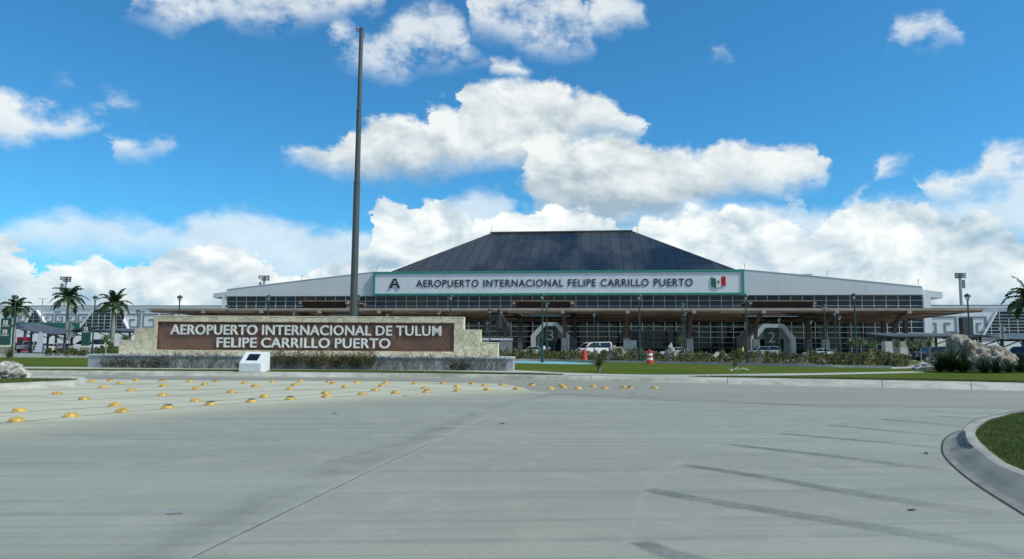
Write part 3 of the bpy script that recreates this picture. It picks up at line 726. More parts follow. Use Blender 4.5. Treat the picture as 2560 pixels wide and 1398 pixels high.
for (rx0, rx1, rz0, rz1) in rects:
    for i, (sx, sz) in enumerate(seeds):
        if not (rx0 - .6 < sx < rx1 + .6 and rz0 - .6 < sz < rz1 + .6): continue
        poly = [(rx0, rz0 + .003), (rx1, rz0 + .003), (rx1, rz1 - .025), (rx0, rz1 - .025)]
        for j, (tx, tz) in enumerate(seeds):
            if j == i: continue
            dx, dz = tx - sx, tz - sz; L2 = math.hypot(dx, dz)
            if L2 > 1.2: continue
            nx, nz = dx / L2, dz / L2
            poly = clip(poly, nx, nz, nx * (sx + tx) / 2 + nz * (sz + tz) / 2 - GAP)
            if len(poly) < 3: break
        if len(poly) < 3: continue
        ar = abs(sum(poly[k][0] * poly[(k + 1) % len(poly)][1] - poly[(k + 1) % len(poly)][0] * poly[k][1] for k in range(len(poly)))) / 2
        if ar < .004: continue
        pr = rs.uniform(-.014, .006)
        cx = sum(p[0] for p in poly) / len(poly); cz = sum(p[1] for p in poly) / len(poly)
        ins = [(cx + (p[0] - cx) * .955, cz + (p[1] - cz) * .955) for p in poly]
        mb = MB().loft([[(p[0], .04, p[1]) for p in poly], [(p[0], pr + .012, p[1]) for p in poly], [(p[0], pr, p[1]) for p in ins]], 0, False)
        k = len(poly); mb.add([(p[0], pr, p[1]) for p in ins], [tuple(range(k))])
        mb.build('stone', M['stone'], mon); nst += 1
print('stones', nst)
# lattice recess
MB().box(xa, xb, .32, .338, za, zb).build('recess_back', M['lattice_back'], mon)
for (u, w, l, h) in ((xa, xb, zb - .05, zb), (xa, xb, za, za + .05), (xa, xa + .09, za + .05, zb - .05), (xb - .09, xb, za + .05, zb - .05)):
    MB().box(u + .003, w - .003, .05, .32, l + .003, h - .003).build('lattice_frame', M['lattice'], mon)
fx0, fx1, fz0, fz1 = xa + .09, xb - .09, za + .05, zb - .05
H_ = fz1 - fz0
def slats(slope, step, wid, y0, y1, m):
    cache = {}
    run = H_ / math.tan(slope)
    n = int((fx1 - fx0 + run) / step)
    for i in range(n + 1):
        b0 = fx0 - run + i * step             # foot of slat at fz1 (falls to the right going down)
        poly = [(b0, fz1), (b0 + wid, fz1), (b0 + wid + run, fz0), (b0 + run, fz0)]
        if slope_dir < 0: poly = [(b0 + run, fz1), (b0 + run + wid, fz1), (b0 + wid, fz0), (b0, fz0)]
        poly = clip(clip(poly, 1, 0, fx1), -1, 0, -fx0)
        if len(poly) < 3: continue
        full = len(poly) == 4 and b0 >= fx0 and b0 + run + wid <= fx1
        if full:
            if 'm' not in cache:
                cache['m'] = MB().ext([(p[0] - b0, p[1]) for p in poly], y0, y1).mesh('lattice_slat', m)
            link('lattice_slat', cache['m'], mon, (b0, 0, 0))
        else:
            MB().ext(poly, y0, y1).build('lattice_slat', m, mon)
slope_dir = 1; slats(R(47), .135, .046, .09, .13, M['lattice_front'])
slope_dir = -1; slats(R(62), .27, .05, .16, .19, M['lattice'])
lx = lambda px, py: ml(px, py, .0)
a0 = lx(425, 839); a1 = lx(1103, 813)
letters('AEROPUERTO INTERNACIONAL DE TULUM', lx(425, 826)[0], lx(1103, 826)[0], (lx(425, 838)[1] + lx(1103, 838.5)[1]) / 2, (lx(425, 813.5)[1] + lx(1103, 812.5)[1]) / 2, .085, .075, M['letter_white'], mon, bold=.016, spacing=1.05, word=.85)
letters('FELIPE CARRILLO PUERTO', lx(541, 857)[0], lx(975, 857)[0], (lx(541, 870)[1] + lx(975, 870)[1]) / 2, (lx(541, 845)[1] + lx(975, 844.5)[1]) / 2, .085, .075, M['letter_white'], mon, bold=.016, spacing=1.05, word=.85)

# ------------------------------------------------------------------ white lectern
p = G(624, 930, LZ)
ki = thing('plaque_lectern', 'white lectern block with tilted top and black plaque on the grass strip', 'lectern', (p.x, p.y, LZ), R(-9))
w = .49
pr = [(-.0, 0), (.78, 0), (.78, .84), (.52, .84), (.0, .36)]    # (depth, height)
MB().prism([(-w, d, h) for d, h in pr], [(w, d, h) for d, h in pr]).build('body', M['kiosk_white'], ki)
MB().box(-w - .06, w + .06, -.06, .84, -.02, .02).build('foot_slab', M['sidewalk'], ki)
an = math.atan2(.48, .52)
pq = MB().box(-.26, .26, -.19, .19, .004, .02).build('plaque', M['plaque'], ki, loc=(.0, .27, .36 + .25), rot=(an, 0, 0))

# ------------------------------------------------------------------ road domes
def dome_mesh(m):
    mb = MB()
    prof = [(.155, 0), (.155, .006), (.128, .010)] + [(.122 * math.cos(t), .010 + .072 * math.sin(t)) for t in (0.15, .45, .75, 1.05, 1.3)] + [(.006, .083)]
    mb.lathe(prof, 20)
    return mb.mesh('dome', m, True)
dm = dome_mesh(M['yellow_paint'])
cap = MB().lathe([(.087, .0665)] + [(.1245 * math.cos(t), .0125 + .0725 * math.sin(t)) for t in (.80, 1.0, 1.2, 1.4)] + [(.004, .0855)], 14).mesh('worn_cap', M['worn_steel'], True)
rows = [
 ('nearest row', [(41.5, 1054), (177.6, 1041.7), (306.6, 1030), (420, 1020.6), (527, 1011.9), (628.7, 1005.5), (726, 998.8), (816.5, 993.6), (905.7, 987.2), (988.3, 983.7), (1066.7, 981.3), (1143.8, 978.5), (1218.6, 976), (1291.8, 974.2), (1376.9, 973.5), (1445.4, 972.8), (1512.2, 972), (1575.5, 971.4), (1637, 970.7)]),
 ('second row', [(48, 1029.4), (287, 1015.4), (488.7, 1003.8), (661, 993.2), (814, 984.4), (938.4, 976.7), (1062, 972), (1143, 968)]),
 ('third row', [(210, 999.5), (406, 989.7), (577.7, 982), (723.6, 975), (863, 969), (954, 966), (1211.6, 965.4)]),
 ('fourth row', [(142.4, 986.2), (327, 977.4), (490.5, 973.2), (637, 967.2), (737, 963.7), (832, 959.8)]),
 ('fifth row', [(256.7, 970.4), (408, 966.5), (512, 962.6), (612, 959)]),
 ('far row', [(231, 955), (276, 953), (300.6, 960.2), (341, 953), (406, 953.8), (474.7, 955.6), (539.7, 955), (682, 956.3), (751.4, 955.6), (822, 956.6), (892.7, 958), (964.4, 958.8), (1037.6, 960.9), (1107.9, 959.8), (1180.7, 960.9), (1255.6, 963.3), (1329.4, 964.4), (1404.3, 966.2), (1410, 970), (1482.4, 967.6), (1559.7, 969.7)])]
ordn = ['first', 'second', 'third', 'fourth', 'fifth', 'sixth', 'seventh', 'eighth', 'ninth', 'tenth', 'eleventh', 'twelfth', 'thirteenth', 'fourteenth', 'fifteenth', 'sixteenth', 'seventeenth', 'eighteenth', 'nineteenth', 'twentieth', 'last']
worn = {(0, 3), (0, 4), (0, 5), (0, 10), (5, 1), (5, 6), (5, 9), (0, 17), (5, 4), (5, 16), (0, 6)}
for ri, (rn, pts) in enumerate(rows):
    for k, (px, py) in enumerate(pts):
        w_ = (ri, k) in worn
        t = thing('road_dome', ('yellow road dome with worn dark top, ' if w_ else 'yellow road dome, ') + ordn[k] + ' from left in the ' + rn, 'road stud', G(px, py, .002), random.uniform(0, 6), 'yellow domes in rows across the road')
        link('dome', dm, t)
        if w_: link('worn_cap', cap, t)

# road litter: two lost reflectors, leaves
for (px, py, rz, lb) in ((438, 1281, .3, 'silver road reflector lying on the concrete in the left foreground'), (840, 1034, 1.0, 'small pale road reflector lying beyond the nearest row of domes')):
    t = thing('road_reflector', lb, 'road reflector', G(px, py, .004), rz, 'loose road reflectors')
    mb = MB().loft([[(-.06, -.05, 0), (.06, -.05, 0), (.06, .05, 0), (-.06, .05, 0)], [(-.045, -.022, .022), (.045, -.022, .022), (.045, .022, .022), (-.045, .022, .022)]])
    mb.build('housing', M['precast_grey'], t)
    MB().add([(-.05, -.046, .006), (.05, -.046, .006), (.043, -.027, .021), (-.043, -.027, .021)], [(0, 1, 2, 3)]).build('lens', M['steel'], t)
for k, (px, py, rz, sc, lb) in enumerate(((1255, 1060, .2, 1, 'dark dry leaf on the concrete beside the long slab joint'), (2315, 1134, 1.3, 1.1, 'dark dry leaf on the concrete near the right kerb'), (1580, 986, .4, 1.2, 'dark dry leaf beyond the dome rows near the ring lane'), (1012, 990, .5, 1.1, 'dark dry leaf in front of the nearest dome row'), (2280, 1276, .1, .7, 'small dry leaf between worn bars at lower right'))):
    v = [(-.09, 0, .006), (-.04, .022, .016), (.03, .026, .02), (.09, .004, .008), (.03, -.02, .02), (-.04, -.02, .012)]
    o = MB().add([(a * sc, b2 * sc, c * sc) for a, b2, c in v] + [(a * sc, b2 * sc, c * sc - .004) for a, b2, c in v], [(0, 5, 4, 3, 2, 1), (6, 7, 8, 9, 10, 11)]).build('dry_leaf', M['leaf_dry'], None, loc=G(px, py, .004), rot=(0, 0, rz)); o.scale = (.7, .7, .7)
    tag(o, lb, 'leaf', 'dry leaves on the road')

# ------------------------------------------------------------------ terminal building
TA = -R(6.9); TD = 130.0
TF = Frame(0, TD, TA)
term = thing('terminal_building', 'wide airport terminal with dark hipped roof, white sloping fascia and long glass front', 'building', (0, TD, 0), TA)
t_ = lambda px, py, n=0.0: TF.loc(px, py, n)
sL, sR = t_(568, 760)[0], t_(2306, 760)[0]
zwin = (t_(568, 741)[1] + t_(1400, 738.5)[1] + t_(2306, 739.5)[1]) / 3
ROWH = 0.94; COLW = 2.0
ncol = int(round((sR - sL) / COLW)); COLW = (sR - sL) / ncol
nrow = 11
pane = MB().box(0, COLW - .10, 0, .03, 0, ROWH - .08).mesh('pane', M['facade_glass'])
rest = MB(); rr = random.Random(5)
zrow = lambda r: zwin - (r + 1) * ROWH
vis0 = int((t_(1150, 830)[0] - sL) / COLW)
cnt = 0
for r in range(nrow):
    for c in range(ncol):
        x = sL + c * COLW + .05; z = zrow(r) + .04
        if r < 2 or (5 <= r <= 8 and c >= vis0 and cnt < 300):
            link('pane', pane, term, (x, rr.uniform(-.004, .004), z), (R(rr.uniform(-.25, .25)), 0, R(rr.uniform(-.25, .25)))); cnt += 1
        else:
            rest.box(x, x + COLW - .10, 0, .03, z, z + ROWH - .08)
print('panes', cnt)
stuff(rest.build('pane_field', M['facade_glass'], term))
for c in range(ncol + 1):
    x = sL + c * COLW
    MB().box(x - .04, x + .04, -.12, .06, 0, zwin).build('mullion', M['mullion'], term)
for r in range(nrow + 1):
    z = zwin - r * ROWH
    MB().box(sL, sR, -.09, .05, z - .035, z + .035).build('transom', M['mullion'], term)
MB().box(sL - .8, sR + 1.2, .3, 70, 0, zwin - .02).build('body_walls', M['interior_dark'], term)
MB().box(sL - .9, sL - .06, -.35, 3, 0, zwin + .2).build('end_pier', M['white_wall'], term)
MB().box(sR + .06, sR + 1.25, -.35, 3, 0, zwin + .2).build('end_pier', M['white_wall'], term)
# white fascia wings, in tall panels
def wing(pts, cuts):
    # pts: top line (px,py) left to right
    top = [t_(x, y, -.5) for x, y in pts]
    edges = [top[0][0]] + [t_(c, 720, -.5)[0] for c in cuts] + [top[-1][0]]
    def zt_(s):
        for (a, za_), (b2, zb_) in zip(top[:-1], top[1:]):
            if s <= b2 + 1e-6: return za_ + (zb_ - za_) * (s - a) / (b2 - a)
        return top[-1][1]
    for a, b2 in zip(edges[:-1], edges[1:]):
        xs_ = [a + .012] + [t0[0] for t0 in top if a < t0[0] < b2] + [b2 - .012]
        poly = [(a + .012, zwin + .03), (b2 - .012, zwin + .03)] + [(x, zt_(x)) for x in reversed(xs_)]
        MB().ext(poly, -.5, 1.2).build('fascia_panel', M['white_paint'], term)
    return zt_
zl = wing([(567, 725), (776, 699.5), (940, 680.5)], [776])
zr = wing([(1850, 674.5), (2010, 689), (2165, 704), (2306, 718)], [1965, 2165])
# roof coping behind the wings (thin dark edge)
for pts in ([(567, 724.4), (776, 699), (940, 680)], [(1850, 674), (2010, 688.5), (2165, 703.5), (2306, 717.5)]):
    q = [t_(x, y, -.5) for x, y in pts]
    for (a, za_), (b2, zb_) in zip(q[:-1], q[1:]):
        MB().prism([(a, -.56, za_), (a, 3.0, za_), (a, 3.0, za_ + .12), (a, -.56, za_ + .12)], [(b2, -.56, zb_), (b2, 3.0, zb_), (b2, 3.0, zb_ + .12), (b2, -.56, zb_ + .12)]).build('coping', M['white_wall'], term)
# side eaves
def eave(pa, pb, th, n0, n1):
    a = t_(*pa, n0); b2 = t_(*pb, n0)
    poly = [(a[0], a[1] - th), (b2[0], b2[1] - th), (b2[0], b2[1]), (a[0], a[1])]
    if a[0] > b2[0]: poly = poly[::-1]
    MB().ext(poly, n0, n1).build('side_eave', M['white_paint'], term)
eave((533, 734), (572, 728.5), .9, 1.5, 26)
eave((2356, 730.5), (2302, 724), 1.1, 1.5, 26)
# ---- dark hipped roof in lapped strips
RN0, RN1 = 1.3, 27.0
b0 = t_(968, 679.5, RN0); b1 = t_(1842, 673, RN0); k0 = t_(1230, 582, RN1); k1 = t_(1576, 580, RN1)
zb_ = (b0[1] + b1[1]) / 2 - .3; zk = (k0[1] + k1[1]) / 2
sa0, sb0, sa1, sb1 = b0[0], b1[0], k0[0], k1[0]
def rp(s, t, lift=0.0):
    dy, dz = RN1 - RN0, zk - zb_; L2 = math.hypot(dy, dz)
    return (s, RN0 + dy * t - dz / L2 * lift, zb_ + dz * t + dy / L2 * lift)
sl_ = lambda t: sa0 + (sa1 - sa0) * t
sr_ = lambda t: sb0 + (sb1 - sb0) * t
NR = 19
x = sa0; CW = 2.05
ncs = int((sb0 - sa0) / CW) + 1
for c in range(ncs):
    a, b2 = sa0 + c * CW + .045, sa0 + (c + 1) * CW - .045
    mb = MB()
    for r in range(NR):
        t0, t1 = r / NR, (r + 1) / NR
        q = [(max(a, sl_(t0)), t0), (min(b2, sr_(t0)), t0), (min(b2, sr_(t1)), t1), (max(a, sl_(t1)), t1)]
        if q[1][0] <= q[0][0] + .02: continue
        if q[2][0] < q[3][0]:
            m_ = (q[2][0] + q[3][0]) / 2; m_ = a if sl_(t1) > b2 and False else m_
            # narrow to the hip line
            m_ = min(max(m_, q[0][0]), q[1][0]); q[2] = (m_, t1); q[3] = (m_, t1)
        top = [rp(q[0][0], t0, .075), rp(q[1][0], t0, .075), rp(q[2][0], t1, .045), rp(q[3][0], t1, .045)]
        lip = [rp(q[0][0], t0, .0), rp(q[1][0], t0, .0)]
        if abs(q[2][0] - q[3][0]) < .01: mb.add(top[:3] + lip, [(0, 1, 2), (3, 4, 1, 0)])
        else: mb.add(top + lip, [(0, 1, 2, 3), (4, 5, 1, 0)])
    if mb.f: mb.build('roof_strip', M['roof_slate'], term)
RB = RN1 + (RN1 - RN0)
und = MB()
und.add([rp(sa0, 0), rp(sb0, 0), rp(sb1, 1), rp(sa1, 1), (sa0, RB, zb_), (sb0, RB, zb_)], [(0, 1, 2, 3), (1, 5, 2), (4, 0, 3), (5, 4, 3, 2)])
und.build('roof_underlay', M['roof_under'], term)
und2 = MB(); und2.add([rp(sa0 - .3, -.01), rp(sb0 + .3, -.01), (sb0, RB, zb_ - .25), (sa0, RB, zb_ - .25)], [(0, 3, 2, 1)])
und2.build('roof_base', M['roof_under'], term)
rc = MB().box(sa1 - .4, sb1 + .4, RN1 - .55, RN1 + .55, zk - .05, zk + .24); rc.build('ridge_cap', M['pole_grey'], term)
for (s0, z0, s1, z1_) in ((sa0, zb_, sa1, zk), (sb0, zb_, sb1, zk)):
    MB().tube([(s0, RN0, z0 + .1), (s1, RN1, z1_ + .15)], .11, 6).build('hip_cap', M['steel'], term)
# flat roof behind the fascia
MB().add([(sL, 2.8, zwin + .5), (sR, 2.8, zwin + .5), (sR, 70, zwin + .5), (sL, 70, zwin + .5)], [(0, 1, 2, 3)]).build('flat_roof', M['roof_under'], term)
# lightning rods
for (px, py, h, n) in ((942, 681, 1.1, .5), (1228, 583, 1.3, RN1 - 1), (1594, 583, 1.4, RN1 - 1), (1862, 674, .9, .5), (754, 702, .8, .5), (2068, 694, 1.0, .5), (2296, 716, .9, .5)):
    s, z = t_(px, py, n)
    mb = MB().tube([(s, n, z - .4), (s, n, z + h)], .05, 5)
    mb.tube([(s - .28, n, z + h + .3), (s, n, z + h), (s + .28, n, z + h + .3)], .05, 4)
    mb.build('lightning_rod', M['steel'], term)
s, z = t_(2016, 690, 1.0); MB().box(s - .9, s + .9, .6, 1.4, z - .3, z + .28).build('roof_vent', M['grey_metal'], term)

# ---- sign across the front
sg = thing('facade_sign', 'white facade sign with teal border, black airport name and Mexican flag', 'sign', (0, TD, 0), TA)
n_ = -1.0
c0 = t_(932, 738.5, n_); c1 = t_(1859.5, 674, n_)
zA = (c0[1] + t_(1859.5, 737.5, n_)[1]) / 2; zB = (t_(932, 679.5, n_)[1] + c1[1]) / 2
MB().box(c0[0] + .1, c1[0] - .1, n_, .9, zA + .1, zB - .1).build('board', M['sign_white'], sg)
fw = .42
for (x0, x1, z0, z1_) in ((c0[0], c1[0], zB - fw, zB), (c0[0], c1[0], zA, zA + .38), (c0[0], c0[0] + fw, zA + .38, zB - fw), (c1[0] - fw, c1[0], zA + .38, zB - fw)):
    MB().box(x0, x1, n_ - .16, .95, z0, z1_).build('border', M['teal_frame'], sg)
q = lambda px, py: t_(px, py, n_)
lz0 = (q(1041, 716.5)[1] + q(1732, 716.5)[1]) / 2; lz1 = (q(1041, 699)[1] + q(1732, 697.5)[1]) / 2
letters('AEROPUERTO INTERNACIONAL FELIPE CARRILLO PUERTO', q(1041, 707)[0], q(1732, 707)[0], lz0, lz1, n_ - .02, .08, M['letter_black'], sg, bold=.004, spacing=1.10, word=1.15)
# emblem: stylised A like a runway / pyramid
ex0, ez0 = q(973, 720); ex1, ez1 = q(1001, 697)
def em(pts):
    MB().ext([(ex0 + (ex1 - ex0) * a, ez0 + (ez1 - ez0) * b2) for a, b2 in pts], n_ - .18, n_ - .002).build('emblem_bar', M['letter_black'], sg)
em([(.0, .0), (.24, .0), (.32, .24), (.08, .24)]); em([(1, 0), (.76, 0), (.68, .24), (.92, .24)])
em([(.10, .29), (.33, .29), (.37, .44), (.16, .44)]); em([(.90, .29), (.67, .29), (.63, .44), (.84, .44)])
em([(.35, .29), (.49, .29), (.49, .44), (.39, .44)]); em([(.65, .29), (.51, .29), (.51, .44), (.61, .44)])
em([(.18, .49), (.36, .49), (.40, .74), (.27, .74)]); em([(.82, .49), (.64, .49), (.60, .74), (.73, .74)])
em([(.28, .79), (.49, .79), (.49, 1), (.35, 1)]); em([(.72, .79), (.51, .79), (.51, 1), (.65, 1)])
# waving flag relief
fx = [q(p_, 705)[0] for p_ in (1778, 1790, 1802, 1814)]
fz0, fz1 = q(1796, 717)[1], q(1796, 694)[1]
for k, mm in enumerate(('flag_green', 'flag_white', 'flag_red')):
    rng = [fx[k] + (fx[k + 1] - fx[k]) * i / 5 for i in range(6)]
    wv = lambda x_: .22 * math.sin((x_ - fx[0]) / (fx[3] - fx[0]) * 6.0 + 2.6)
    up = [(x_, fz1 + wv(x_)) for x_ in rng]; dn = [(x_, fz0 + wv(x_)) for x_ in rng]
    MB().ext(dn + up[::-1], n_ - .16, n_ - .002).build('flag_stripe', M[mm], sg)
cxf, czf = (fx[1] + fx[2]) / 2, (fz0 + fz1) / 2
MB().ext([(cxf + .24 * math.cos(a * .7) * (1 if a % 2 else .6), czf + .30 * math.sin(a * .7) * (1 if a % 2 else .7)) for a in range(9)], n_ - .19, n_ - .161).build('flag_emblem', M['flag_emblem'], sg)

# ------------------------------------------------------------------ entrance canopy
can = thing('entrance_canopy', 'long brown timber canopy on curved brackets along the terminal front', 'canopy', (0, TD, 0), TA)
CN = -24.0
e0 = t_(372, 771, CN); e1 = t_(2462, 777, CN)
cz = (t_(500, 770, CN)[1] + t_(1280, 767.5, CN)[1] + t_(2300, 774.5, CN)[1]) / 3
CB = -1.2
MB().box(e0[0], e1[0], CN - .12, CN + .12, cz - .36, cz).build('fascia', M['canopy_fascia'], can)
SKY = []
for (pa, pb) in ((752, 868), (1285, 1430), (1876, 2036)): SKY.append((t_(pa, 758, CN + 4.5)[0], t_(pb, 758, CN + 4.5)[0]))
SN0, SN1 = CN + 5.2, CN + 13.4
def plate(name, zf, m):
    segs = [(e0[0] + .05, e1[0] - .05, CN + .13, SN0), (e0[0] + .05, e1[0] - .05, SN1, CB)]
    xs_ = [e0[0] + .05] + [v for a, b2 in SKY for v in (a + .5, b2 - .5)] + [e1[0] - .05]
    segs += [(xs_[i], xs_[i + 1], SN0, SN1) for i in range(0, len(xs_), 2)]
    ins = lambda x, n: max(e0[0] + .05 + 4 * (n - CN) / (CB - CN), min(e1[0] - .05 - 4 * (n - CN) / (CB - CN), x))
    for (a, b2, n0, n1) in segs:
        MB().add([(ins(a, n0), n0, zf(n0)), (ins(b2, n0), n0, zf(n0)), (ins(b2, n1), n1, zf(n1)), (ins(a, n1), n1, zf(n1))], [(0, 1, 2, 3)]).build(name, m, can)
plate('deck', lambda n: cz - .02 + .1 * (n - CN) / 23, M['canopy_beam'])
zback = 5.95
sof = lambda n: (cz - .30) + (zback - (cz - .30)) * ((n - CN) / (CB - CN)) ** 0.8
# soffit panels stepping down to the back
PW = 4.5; npc = int((e1[0] - e0[0] - 1.5) / PW) + 1
PWf = (e1[0] - e0[0] - .4) / npc
NRW = 7
rp2 = random.Random(11)
for r in range(NRW):
    na = CN + .2 + (CB - CN) * r / NRW; nb = CN + .1 + (CB - CN) * (r + 1) / NRW
    zf_, zb2 = sof(na), sof(nb)              # each row hangs lower than the one in front: a stepped soffit
    pm = MB().prism([(0, na, zb2 - .06), (PWf - .05, na, zb2 - .06), (PWf - .05, na, zf_ + .12), (0, na, zf_ + .12)], [(0, nb, zb2 - .02), (PWf - .05, nb, zb2 - .02), (PWf - .05, nb, zb2 + .12), (0, nb, zb2 + .12)]).mesh('soffit_panel', M['wood_soffit'])
    inset = (r / NRW) * 4.0
    for c in range(npc):
        x = e0[0] + .2 + c * PWf + (r % 2) * 1.2
        if x < e0[0] + inset or x + PWf > e1[0] - inset: continue
        if nb > SN0 and na < SN1 and any(x + PWf > a_ + .5 and x < b_ - .5 for a_, b_ in SKY): continue
        link('soffit_panel', pm, can, (x, 0, rp2.choice((0, 0, -.06, -.12, .0))))
plate('soffit_backing', lambda n: sof(n) + .16, M['skylight_dark'])
# sloping end trims
for e, sgn in ((e0[0], 1), (e1[0], -1)):
    MB().prism([(e, CN, cz - .34), (e + sgn * .3, CN, cz - .34), (e + sgn * .3, CN, cz - .02), (e, CN, cz - .02)], [(e + sgn * 4, CB, zback - .1), (e + sgn * 4.3, CB, zback - .1), (e + sgn * 4.3, CB, zback + .25), (e + sgn * 4, CB, zback + .25)]).build('end_trim', M['canopy_beam'], can)
# brackets with pedestals
bpx = [509, 654, 799, 948, 1099, 1252, 1407, 1569, 1735, 1909, 2091, 2273]
PN = CN + 5.5
for px in bpx:
    s = t_(px, 770, CN)[0]
    MB().box(s - .28, s + .28, CN - .2, CN + .35, cz - .78, cz - .362).build('bracket_end', M['canopy_fascia'], can)
    pts = []
    for i in range(9):
        t = i / 8
        pts.append((CN + .3 + (PN - CN - .3) * (1 - (1 - t) ** 2.2), (cz - .55) - (cz - .55 - 2.6) * t ** 1.7))
    mb = MB()
    rings = []
    for i, (n, z) in enumerate(pts):
        d = .30 + .12 * i / 8
        rings.append([(s - .24, n, z - d), (s + .24, n, z - d), (s + .24, n + .35, z + d * .3), (s - .24, n + .35, z + d * .3)])
    mb.loft(rings); mb.build('bracket', M['canopy_beam'], can)
    MB().loft([[(s - .52, PN - .55, 0), (s + .52, PN - .55, 0), (s + .52, PN + .55, 0), (s - .52, PN + .55, 0)], [(s - .46, PN - .5, 2.75), (s + .46, PN - .5, 2.75), (s + .46, PN + .5, 2.75), (s - .46, PN + .5, 2.75)]]).build('pedestal', M['precast'], can)
s = t_(1575, 860, PN - 1.6)[0]
MB().loft([[(s - 1.05, PN - 2.2, 0), (s + 1.05, PN - 2.2, 0), (s + 1.05, PN - .7, 0), (s - 1.05, PN - .7, 0)], [(s - .98, PN - 2.1, 2.45), (s + .98, PN - 2.1, 2.45), (s + .98, PN - .75, 2.45), (s - .98, PN - .75, 2.45)]]).build('wide_pedestal', M['precast'], can)
for px in (1301, 1437, 1718, 1872, 2021, 2210, 2265, 700, 900):
    s, _ = t_(px, 850, -9)
    MB().box(s - .42, s + .42, -9.4, -8.6, 0, 2.9).build('rear_pedestal', M['precast_grey'], can)
    MB().box(s - .3, s + .3, -9.28, -8.72, 2.9, 6.4).build('rear_post', M['canopy_beam'], can)
for (pa, pb) in ((752, 868), (1285, 1430), (1876, 2036)):
    n = CN + 4.5
    s0, s1 = t_(pa, 758, n)[0], t_(pb, 758, n)[0]
    z1_ = t_((pa + pb) / 2, 754, n)[1]
    zlo = cz - .55
    MB().prism([(s0 + .5, n + .8, zlo), (s1 - .5, n + .8, zlo), (s1 - .5, n + .9, zlo), (s0 + .5, n + .9, zlo)], [(s0 + .1, n, z1_), (s1 - .1, n, z1_), (s1 - .1, n + .1, z1_), (s0 + .1, n + .1, z1_)]).build('skylight_front', M['skylight_dark'], can)
    MB().box(s0 + .4, s0 + .5, n + .9, n + 9, zlo, z1_).build('skylight_side', M['canopy_beam'], can); MB().box(s1 - .5, s1 - .4, n + .9, n + 9, zlo, z1_).build('skylight_side', M['canopy_beam'], can)
    MB().box(s0 + .5, s1 - .5, n + 8.9, n + 9, zlo, z1_).build('skylight_back', M['canopy_beam'], can)
    for (xa_, xb_, ya_, yb_) in ((s0 - .15, s1 + .15, n - .25, n + .1), (s0 - .15, s1 + .15, n + 8.9, n + 9.2), (s0 - .15, s0 + .5, n + .1, n + 8.9), (s1 - .5, s1 + .15, n + .1, n + 8.9)):
        MB().box(xa_, xb_, ya_, yb_, z1_, z1_ + .16).build('skylight_lip', M['rust_lip'], can)
    MB().box(s0 + .5, s1 - .5, n + .1, n + 8.9, z1_ + .04, z1_ + .06).build('skylight_glass', M['skylight_glass'], can)
    for ss_ in (s0, s1): MB().box(ss_ - .22, ss_ + .22, n - .2, n + .3, z1_ - .42, z1_ - .002).build('skylight_bracket', M['canopy_fascia'], can)
s = t_(2417, 850, -13)[0]
MB().box(s - .75, s + .75, -13.6, -12.4, 0, 6.3).build('end_column', M['shelter_frame'], can)
for (pa, pb, py) in ((1560, 1742, 826.5), (2165, 2322, 833)):
    a_, z_ = t_(pa, py, -1.2); b_, _ = t_(pb, py, -1.2)
    MB().box(a_, b_, -1.6, -.15, z_ - .12, z_ + .12).build('door_header', M['mullion'], term)
# downlight globes under the canopy front seen as small lamps are separate posts
# ------------------------------------------------------------------ numbered portals
def portal(cx_px, num, label, xl, xr, tl, tr, ytop, ysh):
    n = -12.0
    s0 = t_(xl, 860, n)[0]; s1 = t_(xr, 860, n)[0]; a = t_(tl, ytop, n); b2 = t_(tr, ytop, n); zs = t_(xl, ysh, n)[1]
    po = thing('entrance_portal', label, 'entrance', (0, TD, 0), TA, 'numbered entrance portals')
    zt_ = a[1]; f = .75
    out = [(s0, 0), (s0, zs), (a[0], zt_), (b2[0], zt_), (s1, zs), (s1, 0)]
    inn = [(s0 + f, 0), (s0 + f, zs - .35), (a[0] + .35, zt_ - f * .8), (b2[0] - .35, zt_ - f * .8), (s1 - f, zs - .35), (s1 - f, 0)]
    names = ['left_leg', 'left_rake', 'header', 'right_rake', 'right_leg']
    for i in range(5):
        MB().ext([out[i], inn[i], inn[i + 1], out[i + 1]], n, -.2).build('frame_segment', M['portal_white'], po)
    dw = (s1 - s0) * .27; dh = 2.9; c = (s0 + s1) / 2
    MB().ext([inn[0], (c - dw, 0), (c - dw, dh), inn[1]], n + 1.2, n + 1.5).build('infill', M['portal_inner'], po)
    MB().ext([(c + dw, 0), inn[5], inn[4], (c + dw, dh)], n + 1.2, n + 1.5).build('infill', M['portal_inner'], po)
    MB().ext([(c - dw, dh), (c + dw, dh), inn[4], inn[3], inn[2], inn[1]], n + 1.2, n + 1.5).build('infill', M['portal_inner'], po)
    MB().box(c - dw, c + dw, n + 2.6, n + 2.66, 0, dh).build('door_glass', M['interior_dark'], po)
    for k in (-1, -.33, .33, 1): MB().box(c + k * dw - .05, c + k * dw + .05, n + 2.5, n + 2.6, 0, dh).build('door_post', M['steel'], po)
    MB().box(c - dw, c + dw, n + 2.45, n + 2.6, dh - .14, dh).build('door_rail', M['steel'], po)
    pc = MB().box(c - 1.15, c + 1.15, n + 1.08, n + 1.19, zt_ - 3.3, zt_ - f * .8 - .15).build('number_panel', M['portal_panel'], po)
    MB().box(c - .95, c + .95, n + 1.0, n + 1.19, zt_ - 3.75, zt_ - 3.5).build('light_strip', M['green_fascia'], po)
    letters(num, c - .52, c + .52, zt_ - 2.95, zt_ - 1.25, n + 1.06, .05, M['digit'], po, 'digit', bold=-.004)
portal(1375, '3', 'white trapezoid entrance portal with the number three on a dark green panel', 1327, 1424, 1358, 1393, 806, 838.5)
portal(1933, '2', 'white trapezoid entrance portal with the number two on a dark green panel', 1878, 1990, 1908, 1960, 810, 844)

